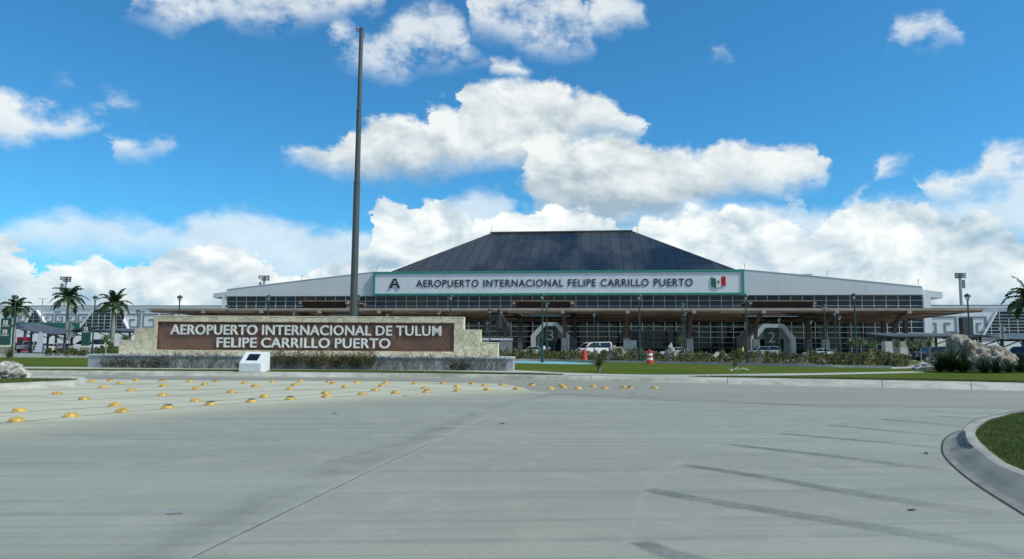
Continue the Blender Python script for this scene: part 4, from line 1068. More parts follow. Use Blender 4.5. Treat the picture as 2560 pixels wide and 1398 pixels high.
# ------------------------------------------------------------------ rear concourse with greek key frieze
conc = thing('concourse_building', 'long low white concourse behind the terminal with grey stepped fret frieze', 'building', (0, TD, 0), TA)
CNN = 42.0
k_ = lambda px, py: t_(px, py, CNN)
zc = (k_(200, 763)[1] + k_(2450, 766)[1]) / 2
cxa, cxb = k_(-420, 790)[0], k_(2950, 790)[0]
xin0, xin1 = k_(600, 790)[0], k_(2290, 790)[0]
for (a, b2) in ((cxa, xin0), (xin1, cxb)):
    n = max(1, int((b2 - a) / 9)); w = (b2 - a) / n
    for i in range(n): MB().box(a + i * w + .01, a + (i + 1) * w - .01, CNN, CNN + 20, 0, zc - .55).build('wall_panel', M['white_wall'], conc)
    MB().box(a, b2, CNN - .25, CNN + 20, zc - .55, zc - .2).build('roof_edge', M['white_paint'], conc)
    MB().box(a, b2, CNN - .1, CNN + 20, zc - .2, zc + .12).build('roof_rail', M['key_grey'], conc)
def bar(x0, x1, z0, z1_): MB().box(min(x0, x1), max(x0, x1), CNN - .10, CNN + .002, min(z0, z1_), max(z0, z1_)).build('fret_bar', M['key_grey'], conc)
def fret(px0, px1, flip, zt_, zb2):
    x0, x1 = k_(px0, 800)[0], k_(px1, 800)[0]
    th = .42; h = zt_ - zb2
    X = (lambda f: x0 + (x1 - x0) * f) if not flip else (lambda f: x1 - (x1 - x0) * f)
    sg_ = 1 if not flip else -1
    bar(X(0), X(1), zt_ - th, zt_)                               # top
    bar(X(1) - sg_ * th, X(1), zb2 + th + .01, zt_ - th - .01) if False else None
    bar(X(0), X(0) + sg_ * th, zb2, zt_ - th - .01)              # outer upright
    bar(X(0) + sg_ * (th + .01), X(.78), zb2, zb2 + th)          # foot
    bar(X(.78) - sg_ * th, X(.78), zb2 + th + .01, zb2 + h * .62) # inner upright
    bar(X(.40), X(.78) - sg_ * (th + .01), zb2 + h * .62 - th, zb2 + h * .62)
ft = k_(150, 784.5)[1]; fb = k_(150, 806)[1]; ft2 = k_(360, 784)[1]; fb2 = k_(360, 820)[1]
fret(107, 134, True, ft, fb); fret(138, 164, False, ft, fb); fret(164.6, 192, True, ft, fb); fret(195, 222, False, ft, fb)
fret(40, 66, True, ft, fb); fret(10, 38, False, ft, fb)
fret(316, 352, True, ft2, fb2); fret(357, 396, False, ft2, fb2); fret(400, 436, True, ft2, fb2)
rt, rb = k_(2440, 791)[1], k_(2440, 833)[1]
fret(2432, 2466, True, rt, rb); fret(2398, 2430, False, rt, rb); fret(2350, 2392, True, rt, rb); fret(2315, 2348, False, rt, rb)
for (a, b2) in ((137, 153), (175, 190), (342, 362), (60, 72)):
    x0, z = k_(a, 780); x1, _ = k_(b2, 780)
    MB().box(x0, x1, CNN - .12, CNN + .002, z - .12, z + .16).build('vent_slot', M['key_grey'], conc)
def trap_win(bl, br, tl, tr, yb, yt, nc, nr):
    B0 = k_(bl, yb); B1 = k_(br, yb); T0 = k_(tl, yt); T1 = k_(tr, yt)
    zb2, zt_ = B0[1], T0[1]
    xl = lambda z: B0[0] + (T0[0] - B0[0]) * (z - zb2) / (zt_ - zb2)
    xr = lambda z: B1[0] + (T1[0] - B1[0]) * (z - zb2) / (zt_ - zb2)
    n0 = CNN - .2
    wn = MB().ext([(B0[0], zb2), (B1[0], zb2), (T1[0], zt_), (T0[0], zt_)], n0, CNN + .001).build('raked_window', M['facade_glass'], conc)
    fr = .45
    MB().ext([(B0[0] - fr, zb2), (B0[0], zb2), (T0[0], zt_), (T0[0] - fr, zt_)], n0 - .5, CNN + .002).build('rake_trim', M['white_wall'], conc)
    MB().ext([(B1[0], zb2), (B1[0] + fr, zb2), (T1[0] + fr, zt_), (T1[0], zt_)], n0 - .5, CNN + .002).build('rake_trim', M['white_wall'], conc)
    for c in range(1, nc):
        x = B0[0] + (B1[0] - B0[0]) * c / nc
        # height reached at this x
        z = zt_
        if x < T0[0]: z = zb2 + (zt_ - zb2) * (x - B0[0]) / (T0[0] - B0[0])
        if x > T1[0]: z = zb2 + (zt_ - zb2) * (B1[0] - x) / (B1[0] - T1[0])
        if z > zb2 + .3: MB().box(x - .05, x + .05, n0 - .06, n0, zb2, z).build('window_bar', M['mullion'], wn)
    for r in range(1, nr):
        z = zb2 + (zt_ - zb2) * r / nr
        MB().box(xl(z), xr(z), n0 - .05, n0, z - .045, z + .045).build('window_bar', M['mullion'], wn)
trap_win(201, 322, 240, 296, 824, 774, 8, 6)
trap_win(70, 113, 86, 92, 806, 775, 3, 4)
trap_win(2456, 2680, 2491, 2640, 842, 779.5, 10, 8)

# ------------------------------------------------------------------ flagpole
p = V(881, 868, 55.0)
fp = thing('flagpole', 'tall bare dark grey flagpole stepping thinner towards its tip behind the stone wall', 'flagpole', (p.x, p.y, LZ))
hz = lambda py: V(888, py, 55.0).z - LZ
r_ = lambda w: w / 2 * 55.0 / FPX
h1, h2, h3 = hz(455), hz(277), hz(74)
MB().lathe([(.62, 0), (.62, .18), (r_(20), .22), (r_(18.4), h1 * .35), (r_(16.2), h1)], 20).build('lower_mast', M['pole_grey'], fp, True)
MB().lathe([(r_(14.2), h1 - .02), (r_(12.6), h2)], 20).build('middle_mast', M['pole_grey'], fp, True)
MB().lathe([(r_(11.4), h2 - .02), (r_(10.2), h3)], 20).build('upper_mast', M['pole_grey'], fp, True)
for hh, w in ((h1, 17.2), (h2, 13.4)): MB().lathe([(r_(w), hh - .12), (r_(w), hh + .03), (r_(w) * .8, hh + .05)], 20).build('joint_collar', M['pole_grey'], fp, True)
MB().lathe([(.13, h3 - .1), (.19, h3 - .05), (.19, h3 + .05), (.05, h3 + .16), (.01, h3 + .17)], 14).build('finial', M['pole_grey'], fp, True)
MB().tube([(-.12, 0, h3 + .02), (-.1, 0, h3 + .2), (.1, 0, h3 + .2), (.12, 0, h3 + .02)], .025, 6).build('lifting_ring', M['pole_grey'], fp)
MB().tube([(-.12, 0, h3 - .2), (-.36, 0, h3 - .15), (-.36, 0, h3 - .02)], .03, 6).build('lamp_arm', M['pole_grey'], fp)
MB().lathe([(.02, 0), (.075, .02), (.085, .12), (.05, .2), (.01, .22)], 10, (-.36, 0, h3 - .02)).build('warning_lamp', M['tail_lamp'], fp, True)
MB().tube([(.1, 0, h3 - .35), (.27, 0, h3 - .4), (.27, 0, h3 - .55), (.13, 0, h3 - .75)], .03, 6).build('truck_pulley', M['pole_grey'], fp)

# ------------------------------------------------------------------ lamp posts
LH = 5.22
def lamp_proto():
    t = thing('lamp_post', 'x', 'lamp post', group='dark green globe-capped lamp posts')
    MB().lathe([(.15, 0), (.15, .10), (.105, .14), (.10, .85), (.075, .95), (.068, 1.0), (.05, LH - .55), (.07, LH - .53), (.07, LH - .49), (.04, LH - .47)], 10).build('post', M['lamp_green'], t, True)
    mb = MB()
    for k in range(4):
        a = k * math.pi / 2 + .4
        mb.tube([(.04 * math.cos(a), .04 * math.sin(a), LH - .48), (.14 * math.cos(a), .14 * math.sin(a), LH - .32), (.17 * math.cos(a), .17 * math.sin(a), LH - .18)], .016, 5)
    mb.build('cage', M['lamp_green'], t)
    MB().lathe([(.04, LH - .46), (.08, LH - .40), (.10, LH - .30), (.11, LH - .19)], 12).build('lens', M['lamp_glass'], t, True)
    MB().lathe([(.225, LH - .20), (.235, LH - .17), (.21, LH - .10), (.15, LH - .04), (.07, LH - .01), (.03, LH + .03), (.01, LH + .05)], 14).build('cap', M['lamp_green'], t, True)
    return t
lp = lamp_proto(); first = True
lamps = [  # px, top y, label
 (40, 738, 'dark green lamp post in front of the leftmost palm'),
 (239, 739, 'dark green lamp post left of the stone wall beside the second green totem'),
 (346, 770, 'shorter-looking lamp post behind the left steps of the stone wall'),
 (450, 738, 'lamp post rising above the left end of the stone wall'),
 (569, 757, 'lamp post at the left end of the terminal glass, above the stone wall'),
 (672, 737, 'lamp post above the stone wall, halfway between left end and flagpole'),
 (897, 737, 'lamp post just right of the flagpole'),
 (735, 774, 'small far lamp under the canopy, first left of the flagpole'),
 (968, 780, 'small far lamp under the canopy, right of the flagpole'),
 (1097, 772, 'far lamp under the canopy beside the near post above the wall'),
 (1127, 735, 'lamp post above the right part of the stone wall'),
 (1225, 767, 'thin lamp post left of the tall bronze statue'),
 (1197, 800, 'far small lamp left of the bronze girl statue'),
 (1356, 733, 'lamp post left of entrance three on the lawn edge'),
 (1367, 755, 'second lamp post in front of entrance three'),
 (1415, 803, 'small far lamp right of entrance three'),
 (1485, 779, 'lamp post behind the white van'),
 (1526, 804, 'small far lamp right of the white van'),
 (1598, 735, 'lamp post beside the striped orange drum'),
 (1622, 805, 'small far lamp right of the striped drum'),
 (1706, 757, 'left of two close lamp posts behind the drum'),
 (1712, 774, 'right of two close lamp posts behind the drum'),
 (1739, 806, 'small far lamp beside the cream pedestal'),
 (1864, 735, 'lamp post left of entrance two at the lawn edge'),
 (1947, 792, 'lamp post in front of entrance two'),
 (1984, 809, 'small far lamp right of entrance two'),
 (2027, 798, 'far lamp post beside the rear column right of entrance two'),
 (2060, 760, 'lamp post third from right in the shrub bed'),
 (2086, 773, 'lamp post left of the young palms in the shrub bed'),
 (2098, 786, 'thinner far lamp post next to the young palms'),
 (2135, 733, 'near lamp post on the lawn edge left of the white pickup'),
 (2418, 734, 'rightmost lamp post rising behind the big boulders')]
for px, py, lb in lamps:
    d = ray(px, py)
    t = (LH + LZ + .03 - CAM_H) / d.z
    q = CAM + d * t
    base_z = LZ if q.y < 66 else 0.0
    o = lp if first else copy_tree(lp)
    first = False
    o.location = (q.x, q.y, base_z); o['label'] = lb; o.rotation_euler = (0, 0, random.uniform(0, 3))

# ------------------------------------------------------------------ traffic drums
def drum(px, py, striped, label):
    g = G(px, py, LZ)
    t = thing('traffic_drum', label, 'traffic drum', g, 0, 'orange traffic drums')
    MB().lathe([(.29, 0), (.29, .05), (.25, .07)], 20).build('rubber_base', M['rubber'] if False else M['orange_drum'], t, True)
    zs = [.07, .24, .40, .56, .72, .88]
    for k in range(5):
        m = M['reflect_white'] if (striped and k in (1, 3)) else M['orange_drum']
        r0, r1 = .25 - .012 * k, .25 - .012 * (k + 1)
        MB().lathe([(r0 - .012, zs[k]), (r0, zs[k] + .015), (r1, zs[k + 1] - .015), (r1 - .012, zs[k + 1])], 20).build('band', m, t, True)
    MB().lathe([(.185, .88), (.18, .93), (.10, .955), (.01, .96)], 20).build('lid', M['orange_drum'], t, True)
    MB().tube([(-.09, 0, .95), (-.09, 0, 1.02), (.09, 0, 1.02), (.09, 0, .95)], .018, 6).build('handle', M['orange_drum'], t)
drum(1461, 904, False, 'plain orange traffic drum without stripes on the lawn')
drum(1625, 908.5, True, 'orange traffic drum with white stripes beside a lamp post')

# ------------------------------------------------------------------ rocks
from mathutils import noise as mn
def rock(name, label, loc, size, seed, parent=None, sub=5, ridged=.35, group=None, mt='limestone'):
    bm = bmesh.new(); bmesh.ops.create_icosphere(bm, subdivisions=sub, radius=1.0)
    off = Vector((seed * 7.3, seed * 3.1, seed * 1.7))
    for v in bm.verts:
        n = v.co.normalized()
        d = 1 + ridged * mn.fractal(n * 1.1 + off, 1.0, 2.0, 3) + .16 * mn.fractal(n * 3.0 + off, .9, 2.0, 4)
        d -= .10 * abs(mn.noise(n * 5.0 + off)) 
        d += .035 * mn.fractal(n * 11 + off, .8, 2, 3)
        v.co = Vector((n.x * d * size[0], n.y * d * size[1], max(n.z * d, -.45) * size[2]))
        v.co.z += .40 * size[2]
    me = bpy.data.meshes.new(name); bm.to_mesh(me); bm.free(); me.materials.append(M[mt])
    me.polygons.foreach_set('use_smooth', [True] * len(me.polygons))
    o = link(name, me, parent, loc, (0, 0, seed))
    if parent is None: tag(o, label, 'rock', group)
    return o
g = G(14, 948, .16); rock('boulder', 'pitted white limestone boulder on the left median', (g.x, g.y + .1, .14), (.66, .5, .40), 1.3)
g = G(2468, 925, LZ); rock('boulder', 'big brown-grey boulder, taller of the pair at right', (g.x - .30, g.y + 1.1, LZ - .1), (1.22, 1.1, 1.42), 2.2, mt='brown_rock')
rock('boulder', 'lower rounded boulder leaning right of the tallest one', (g.x + 1.10, g.y + .7, LZ - .1), (1.25, .95, .92), 3.9, mt='brown_rock')
rock('boulder', 'small pale rock at the far right foot of the boulder pair', (g.x + 2.3, g.y - .9, LZ - .05), (.55, .4, .24), 5.1)
g = G(2330, 925, LZ); rock('boulder', 'flat low pale rock left of the dark sago plants', (g.x, g.y + .4, LZ - .05), (.95, .55, .30), 6.7)
g = V(1541, 890, 62); rock('boulder', 'leaning grey boulder among shrubs behind the plain drum', (g.x, g.y, LZ), (.75, .6, .95), 8.2, mt='brown_rock')
g = V(1676, 890, 60); rock('boulder', 'upright white boulder among shrubs right of the striped drum', (g.x, g.y, LZ), (.42, .45, .95), 9.4)
o = MB().loft([[(-.16 + .0, -.13, 0), (.16, -.13, 0), (.16, .13, 0), (-.16, .13, 0)], [(.75, -.12, .85), (1.05, -.12, .70), (1.05, .12, .70), (.75, .12, .85)]]).build('leaning_stone', M['stone'], None, loc=V(1770, 892, 59).xy.to_3d() + Vector((0, 0, LZ)))
tag(o, 'small tilted stone block sticking out of the shrub bed', 'stone')
peb = MB(); rp3 = random.Random(2)
for k in range(20):
    g = G(1805 + rp3.uniform(0, 68), 924 + rp3.gauss(0, 1.6), LZ)
    r = rp3.uniform(.025, .055)
    peb.lathe([(r * .7, 0), (r, r * .4), (r * .6, r * .8), (r * .1, r)], 6, (g.x, g.y, LZ))
tag(peb.build('pebble_ring', M['reflect_white']), 'scatter of small white pebbles round a young yucca on the lawn', 'pebbles'); 
bpy.data.objects['pebble_ring']['kind'] = 'stuff'

# ------------------------------------------------------------------ plants
def blade(mb, base, dirv, length, width, droop, m=0, seg=3):
    d = Vector(dirv).normalized(); side = d.cross(Vector((0, 0, 1)))
    if side.length < .05: side = Vector((1, 0, 0))
    side.normalize(); p = Vector(base); pts = []
    for i in range(seg + 1):
        t = i / seg; w = width * (1 - t) ** .7 * .5 if i < seg else 0.0
        pts.append((p - side * w, p + side * w))
        d2 = (d + Vector((0, 0, -droop * t * 1.2))).normalized()
        p = p + d2 * (length / seg)
    v = []; 
    for a, b2 in pts[:-1]: v += [a, b2]
    v.append(pts[-1][0]); n = len(v)
    f = [(2 * i, 2 * i + 1, 2 * i + 3, 2 * i + 2) for i in range(seg - 1)] + [(n - 3, n - 2, n - 1)]
    mb.add(v, f, m)
def rosette(name, label, cat, loc, h, n, w, m, seed, lean=.25, droop=.35, stem=.0, group=None):
    rr_ = random.Random(seed); mb = MB()
    for k in range(n):
        a = rr_.uniform(0, 2 * math.pi); e = math.asin(rr_.uniform(lean, 1.0))
        blade(mb, (0, 0, stem + rr_.uniform(0, h * .15)), (math.cos(a) * math.cos(e), math.sin(a) * math.cos(e), math.sin(e)), h * rr_.uniform(.7, 1.05), w, droop * rr_.uniform(.5, 1.5))
    t = thing(name, label, cat, loc, 0, group)
    mb.build('leaves', M[m], t)
    MB().lathe([(.09, 0), (.07, stem + h * .2), (.02, stem + h * .25)], 7).build('stem', M['palm_trunk'], t)
rosette('yucca', 'spiky green yucca in the middle of the lawn in front of the shrub bed', 'plant', G(1497, 930, LZ), .85, 90, .05, 'yucca_leaf', 1, -.1, .25, .22)
rosette('yucca', 'small yellow-green yucca inside the white pebbles', 'plant', G(1838, 923, LZ), .62, 45, .045, 'leaf_yellow', 2, .1, .3, .12)
rosette('yucca', 'yellow-green spiky plant behind the left boulder', 'plant', V(23, 900, 42) * 1.0 if False else G(20, 899, LZ), .95, 70, .06, 'leaf_yellow', 3, .1, .3, .1)
for k, (px, py, h, lb) in enumerate(((2350, 930, 1.15, 'dark sago plant left of the boulders, leftmost of the clump'), (2378, 931, 1.45, 'tallest dark sago plant left of the boulders'), (2408, 932, 1.25, 'dark sago plant touching the taller boulder'), (2460, 933, .75, 'low dark sago plant in front of the tall boulder'), (2490, 933, .75, 'low dark sago plant between the two boulders'), (2520, 932, .7, 'low dark sago plant in front of the right boulder'), (2552, 932, .75, 'low dark sago plant at the far right edge'))):
    rosette('sago_plant', lb, 'plant', G(px, py, LZ), h * 1.08, 260, .07, 'sago_leaf', 20 + k, -.05, .35, .0, 'dark sago plants at the boulders')

def frond(mb, base, az, el, length, droop, nl, ll, m=0, lm=0, stiff=.5):
    d = Vector((math.cos(az) * math.cos(el), math.sin(az) * math.cos(el), math.sin(el))); p = Vector(base); path = [p.copy()]
    seg = 9
    for i in range(seg):
        t = (i + 1) / seg
        d = (d + Vector((0, 0, -droop / seg * (0.6 + 1.4 * t)))).normalized(); p = p + d * (length / seg); path.append(p.copy())
    mb.tube(path, [.035 * (1 - .85 * i / seg) for i in range(seg + 1)], 3, m, False)
    for k in range(nl):
        t = .12 + .88 * (k + .5) / nl; x = t * seg; i = min(int(x), seg - 1); f = x - i
        q = path[i].lerp(path[i + 1], f); tg = (path[i + 1] - path[i]).normalized()
        side = tg.cross(Vector((0, 0, 1))); 
        if side.length < .05: side = Vector((-math.sin(az), math.cos(az), 0))
        side.normalize()
        L2 = ll * (math.sin(math.pi * min(1, t * .9 + .12)) ** .6) * random.uniform(.85, 1.1)
        for s in (-1, 1):
            dd = (side * s * 1.0 + tg * .55 + Vector((0, 0, random.uniform(-.15, .45)))).normalized()
            e = q + dd * L2 * .6; e2 = e + (dd + Vector((0, 0, -.9))).normalized() * L2 * .4
            wv_ = tg * .07
            mb.add([q - wv_, q + wv_, e + wv_ * .9, e - wv_ * .9, e2], [(0, 1, 2, 3), (3, 2, 4)], m)
def palm(label, px, py_crown, D, rad, seed, base_z=0.0, nf=19, group='royal palms', girth=.2):
    random.seed(seed)
    c = V(px, py_crown, D); H = c.z - base_z
    t = thing('palm_tree', label, 'palm tree', (c.x, c.y, base_z), 0, group)
    MB().lathe([(girth * 1.25, 0), (girth, .5), (girth * 1.2, H * .35), (girth * 1.15, H * .55), (girth * .75, H - 1.1), (girth * .7, H - 1.0)], 12).build('trunk', M['palm_trunk'], t, True)
    MB().lathe([(girth * .8, H - 1.05), (girth * .85, H - .8), (girth * .5, H + .1), (girth * .2, H + .3)], 10).build('crownshaft', M['palm_shaft'], t, True)
    mb = MB()
    for k in range(nf):
        a = k * 2.399 + random.uniform(-.2, .2); u = (k + .5) / nf
        el = R(78 - 78 * u + random.uniform(-8, 8))
        frond(mb, (0, 0, H + .05), a, el, rad * random.uniform(1.0, 1.2), 1.25 + .5 * u, 30, rad * .27)
    blade(mb, (0, 0, H), (.1, .2, 1), rad * .6, .06, 0)
    mb.build('crown', M['palm_leaf'], t)
palm('leftmost royal palm with drooping crown above the green totem', 40, 772, 98, 2.25, 31)
palm('tallest royal palm, second from left, rising above the concourse roof', 171, 748, 112, 3.0, 32, nf=21)
palm('royal palm with full drooping crown left of the stone wall', 286, 764, 90, 2.35, 33, nf=21)
palm('royal palm cut by the right edge of the picture', 2574, 752, 62, 2.3, 34, nf=20)
def young_palm(label, px, py_top, py_base, D, w, seed, base_z):
    random.seed(seed)
    c = V(px, py_top, D); H = c.z - base_z
    t = thing('young_palm', label, 'palm tree', (c.x, c.y, base_z), 0, 'young palms with tied shaggy heads')
    hs = H * .62
    MB().lathe([(.10, 0), (.07, .3), (.06, hs)], 8).build('trunk', M['palm_trunk'], t, True)
    mb = MB()
    for k in range(80):
        a = random.uniform(0, 6.28); e = random.uniform(.7, 1.45)
        blade(mb, (random.gauss(0, w * .12), random.gauss(0, w * .12), hs + random.uniform(-.05, .25) * H * .5), (math.cos(a) * math.cos(e), math.sin(a) * math.cos(e), math.sin(e)), random.uniform(.5, .95) * (H - hs) * 1.7, .06, random.uniform(1.2, 3.0), seg=5)
    mb.build('crown', M['young_palm_leaf'], t)
for k, (px, yt, w, D, lb) in enumerate(((2128, 842, .55, 84, 'young shaggy palm, leftmost right of the near lamp post'), (2152, 838, .65, 80, 'young shaggy palm, second of the row by the white pickup'), (2184, 848, .5, 78, 'young shaggy palm just left of the white pickup'), (2243, 848, .6, 76, 'young shaggy palm in front of the cream pillar'), (2270, 845, .5, 78, 'young shaggy palm right of the cream pillar'), (2300, 846, .55, 76, 'young shaggy palm left of the dark car'), (2322, 842, .6, 72, 'young shaggy palm, rightmost in front of the dark car'), (1703, 836, .7, 84, 'young pale palm behind the two close lamp posts'), (267, 832, .7, 70, 'young yellowish palm left of the stone steps, nearer the van'), (315, 832, .75, 70, 'young green palm just behind the left stone steps'))):
    young_palm(lb, px, yt, 888, D, w, 50 + k, 0.0)

# shrubs along the plinth
def shrub(label, s, n, h, r, kind, seed, group):
    rr_ = random.Random(seed)
    pos = MF.O + MF.E * s + MF.N * n
    t = thing('shrub', label, 'shrub', (pos.x, pos.y, LZ), 0, group)
    tw = MB(); lv = MB()
    nt = {'bare': 17, 'red': 18, 'green': 14, 'low': 7}[kind]
    for k in range(nt):
        a = rr_.uniform(0, 6.28); sp = rr_.uniform(.1, .75); L2 = h * rr_.uniform(.6, 1.1)
        base = Vector((rr_.gauss(0, r * .3), rr_.gauss(0, r * .12), 0)); d = Vector((math.cos(a) * sp, math.sin(a) * sp * .6, 1)).normalized()
        path = [base]; 
        for i in range(4):
            d = (d + Vector((rr_.uniform(-.25, .25), rr_.uniform(-.2, .2), rr_.uniform(-.05, .1)))).normalized(); path.append(path[-1] + d * L2 / 4)
        tw.tube(path, [.009, .008, .006, .005, .003], 3, 0, False)
        for i in (2, 3):
            if rr_.random() < .8:
                e = path[i] + Vector((rr_.uniform(-1, 1), rr_.uniform(-.7, .7), rr_.uniform(.2, 1))).normalized() * L2 * .3
                tw.tube([path[i], path[i].lerp(e, .5) + Vector((rr_.uniform(-.02, .02), 0, .01)), e], [.005, .004, .003], 3, 0, False)
                path.append(e)
        nl = {'bare': 3, 'red': 22, 'green': 24, 'low': 22}[kind]
        for j in range(nl):
            q = rr_.choice(path[2:]) + Vector((rr_.gauss(0, .07), rr_.gauss(0, .06), rr_.gauss(0, .07)))
            sz = rr_.uniform(.03, .06); u = Vector((rr_.uniform(-1, 1), rr_.uniform(-1, 1), rr_.uniform(-.3, 1))).normalized(); w = u.cross(Vector((rr_.uniform(-1, 1), rr_.uniform(-1, 1), rr_.uniform(-1, 1)))).normalized() * .45
            x = rr_.random()
            m = {'bare': 0 if x < .8 else 1, 'red': (2 if x < .34 else 1 if x < .75 else 3), 'green': (4 if x < .6 else 1), 'low': (4 if x < .7 else 1)}[kind]
            lv.add([q - u * sz, q + w * sz, q + u * sz, q - w * sz], [(0, 1, 2, 3)], m)
    tw.build('twigs', M['twig'], t)
    if lv.f: lv.build('leaves', [M['leaf_dry'], M['leaf_olive'], M['leaf_red'], M['leaf_yellow'], M['leaf_dark']], t)
def ms(px): return MF.loc(px, 905, -1.0)[0]
ORD = ['first', 'second', 'third', 'fourth', 'fifth', 'sixth', 'seventh', 'eighth', 'ninth', 'tenth', 'eleventh', 'twelfth', 'thirteenth', 'fourteenth', 'fifteenth', 'sixteenth', 'seventeenth', 'eighteenth', 'nineteenth', 'twentieth', 'twenty-first', 'twenty-second', 'twenty-third', 'twenty-fourth', 'twenty-fifth', 'twenty-sixth', 'twenty-seventh', 'twenty-eighth', 'twenty-ninth', 'thirtieth', 'thirty-first', 'thirty-second']
sid = 100; nk = {}
for px, h, k in sorted([(x, .72, 'bare') for x in (262, 290, 312, 338, 366, 392)] + [(x, .95, 'bare') for x in (418, 440, 462, 484, 506, 528, 550, 572)] + [(x, .88, 'red') for x in (690, 712, 734, 756, 778, 800, 822, 844, 866, 886)] + [(x, .92, 'red') for x in (906, 926)] + [(x, .82, 'bare') for x in (948, 968, 990, 1014, 1040, 1064, 1088, 1112)] + [(x, .8, 'bare') for x in (1140, 1160, 1180, 1200, 1222, 1244, 1262)] + [(x, .42, 'low') for x in (275, 300, 330, 360, 385, 405, 595, 1128, 1146, 1164)] + [(x, .55, 'low') for x in (720, 780, 840, 890, 930)] + [(672, .7, 'bare')]):
    nk[k] = nk.get(k, -1) + 1
    sid += 1
    gname = {'bare': 'dry bare shrubs along the grey plinth', 'red': 'red-tipped leafy shrubs along the grey plinth', 'low': 'low dark green plants at the foot of the plinth', 'green': 'green shrubs'}[k]
    lab = {'bare': ORD[nk[k]] + ' grey leafless twiggy shrub from left along the plinth of the name wall', 'red': ORD[nk[k]] + ' red-tipped leafy shrub from left, right of the lectern by the name wall', 'low': ORD[nk[k]] + ' low dark green plant from left at the foot of the grey plinth'}[k]
    shrub(lab, ms(px), -1.05 + random.uniform(-.12, .1), h * random.uniform(.85, 1.12), .35, k, sid, gname)

# shrub beds: one uncountable mass each
def bed(name, label, outline_px, zbase, hfun, n, seed, mix, lsize=.07):
    rr_ = random.Random(seed); lv = MB()
    pts = [G(x, y, zbase) for x, y in outline_px]
    k = len(pts) // 2; near = pts[:k]; far = pts[k:][::-1]
    nc_ = max(6, n // 130); cl = []
    for i in range(nc_):
        u = rr_.random() * (k - 1); a = int(u); f = u - a; v_ = rr_.random() ** 1.2
        c_ = near[a].lerp(near[a + 1], f).lerp(far[a].lerp(far[a + 1], f), v_)
        cl.append((c_, hfun(c_.x, c_.y) * rr_.uniform(.55, 1.25), rr_.uniform(.22, .55), rr_.uniform(-.3, .3)))
    for i in range(n):
        c_, ch_, cr_, cm_ = cl[rr_.randrange(nc_)]
        a = rr_.uniform(0, 6.283); zz_ = rr_.random() ** .65; rr2 = cr_ * (1.05 - .65 * zz_ ** 2) * rr_.random() ** .4
        q = Vector((c_.x + rr2 * math.cos(a), c_.y + rr2 * math.sin(a), zbase + ch_ * zz_))
        sz = rr_.uniform(.6, 1.4) * lsize; uu = Vector((rr_.uniform(-1, 1), rr_.uniform(-1, 1), rr_.uniform(-.4, 1))).normalized(); w = uu.cross(Vector((rr_.uniform(-1, 1), rr_.uniform(-1, 1), rr_.uniform(-1, 1)))).normalized() * .5
        x = rr_.random() * .97 + (cm_ if rr_.random() < .9 else 0); x = min(max(x, 0), .999); m = 0
        for mi_, c in enumerate(mix):
            if x < c: m = mi_; break
        else: m = len(mix) - 1
        if m == 4: sz *= .75
        lv.add([q - uu * sz, q + w * sz, q + uu * sz, q - w * sz], [(0, 1, 2, 3)], m)
    o = lv.build(name, [M['leaf_olive'], M['leaf_brown'], M['leaf_dark'], M['leaf_yellow'], M['flower']])
    tag(o, label, 'shrubs'); stuff(o)
    return o
hf = lambda x, y: max(.25, .74 + .42 * mn.noise(Vector((x * .55, y * .35, 0))) + .22 * mn.noise(Vector((x * 1.7, y * .9, 5))))
outl = [(1235, 899), (1400, 901.5), (1600, 906), (1800, 909.5), (2000, 914.5), (2140, 917), (2270, 917)] + [(2270, 903), (2140, 901), (2000, 899), (1800, 897), (1600, 894.5), (1400, 892), (1235, 891)]
bed('shrub_bed', 'long bed of brownish flowering shrubs between lawn and forecourt', outl, LZ, hf, 52000, 4, (.45, .76, .88, .975, 1.0), .085)
struct(sheet('planting_soil', [G(x, y, LZ + .012)[:2] for x, y in outl], LZ + .012, M['soil']))
bed('shrub_bed', 'yellow-green low shrubs in front of the parking shelter at left', [(112, 890), (160, 890.5), (215, 890)] + [(215, 887), (160, 886.5), (112, 886.5)], 0, lambda x, y: .75 + .2 * mn.noise(Vector((x, y, 0))), 1800, 5, (.5, .55, .7, 1.0), .1)
bed('shrub_bed', 'leafy green shrubs against the left steps of the stone wall', [(238, 890), (265, 890.5), (300, 890)] + [(300, 885), (265, 885), (238, 885.5)], 0, lambda x, y: 1.15 + .4 * mn.noise(Vector((x, y, 0))), 2600, 6, (.6, .63, .8, 1.0), .1)
bed('shrub_bed', 'rounded brown shrub at the right end of the flowering bed', [(2236, 918), (2254, 918.5), (2272, 918)] + [(2272, 914), (2254, 914), (2236, 914)], LZ, lambda x, y: .62, 900, 7, (.35, .85, .95, 1.0), .06)
# white edging kerb of the bed
ek_b = [(1285, 901.5), (1356, 902.5), (1450, 904.5), (1520, 906), (1620, 908), (1800, 912), (2040, 917.5), (2120, 919), (2230, 921)]
lf = smooth_line([G(x, y, LZ) for x, y in ek_b])
lt = [p + Vector((0, .05, .14)) for p in lf]; lt2 = [p + Vector((0, .28, .14)) for p in lf]; lt3 = [p + Vector((0, .3, 0)) for p in lf]
struct(ribbon('bed_edging', [lf, lt, lt2, lt3], [M['kerb_top']], smooth=False))

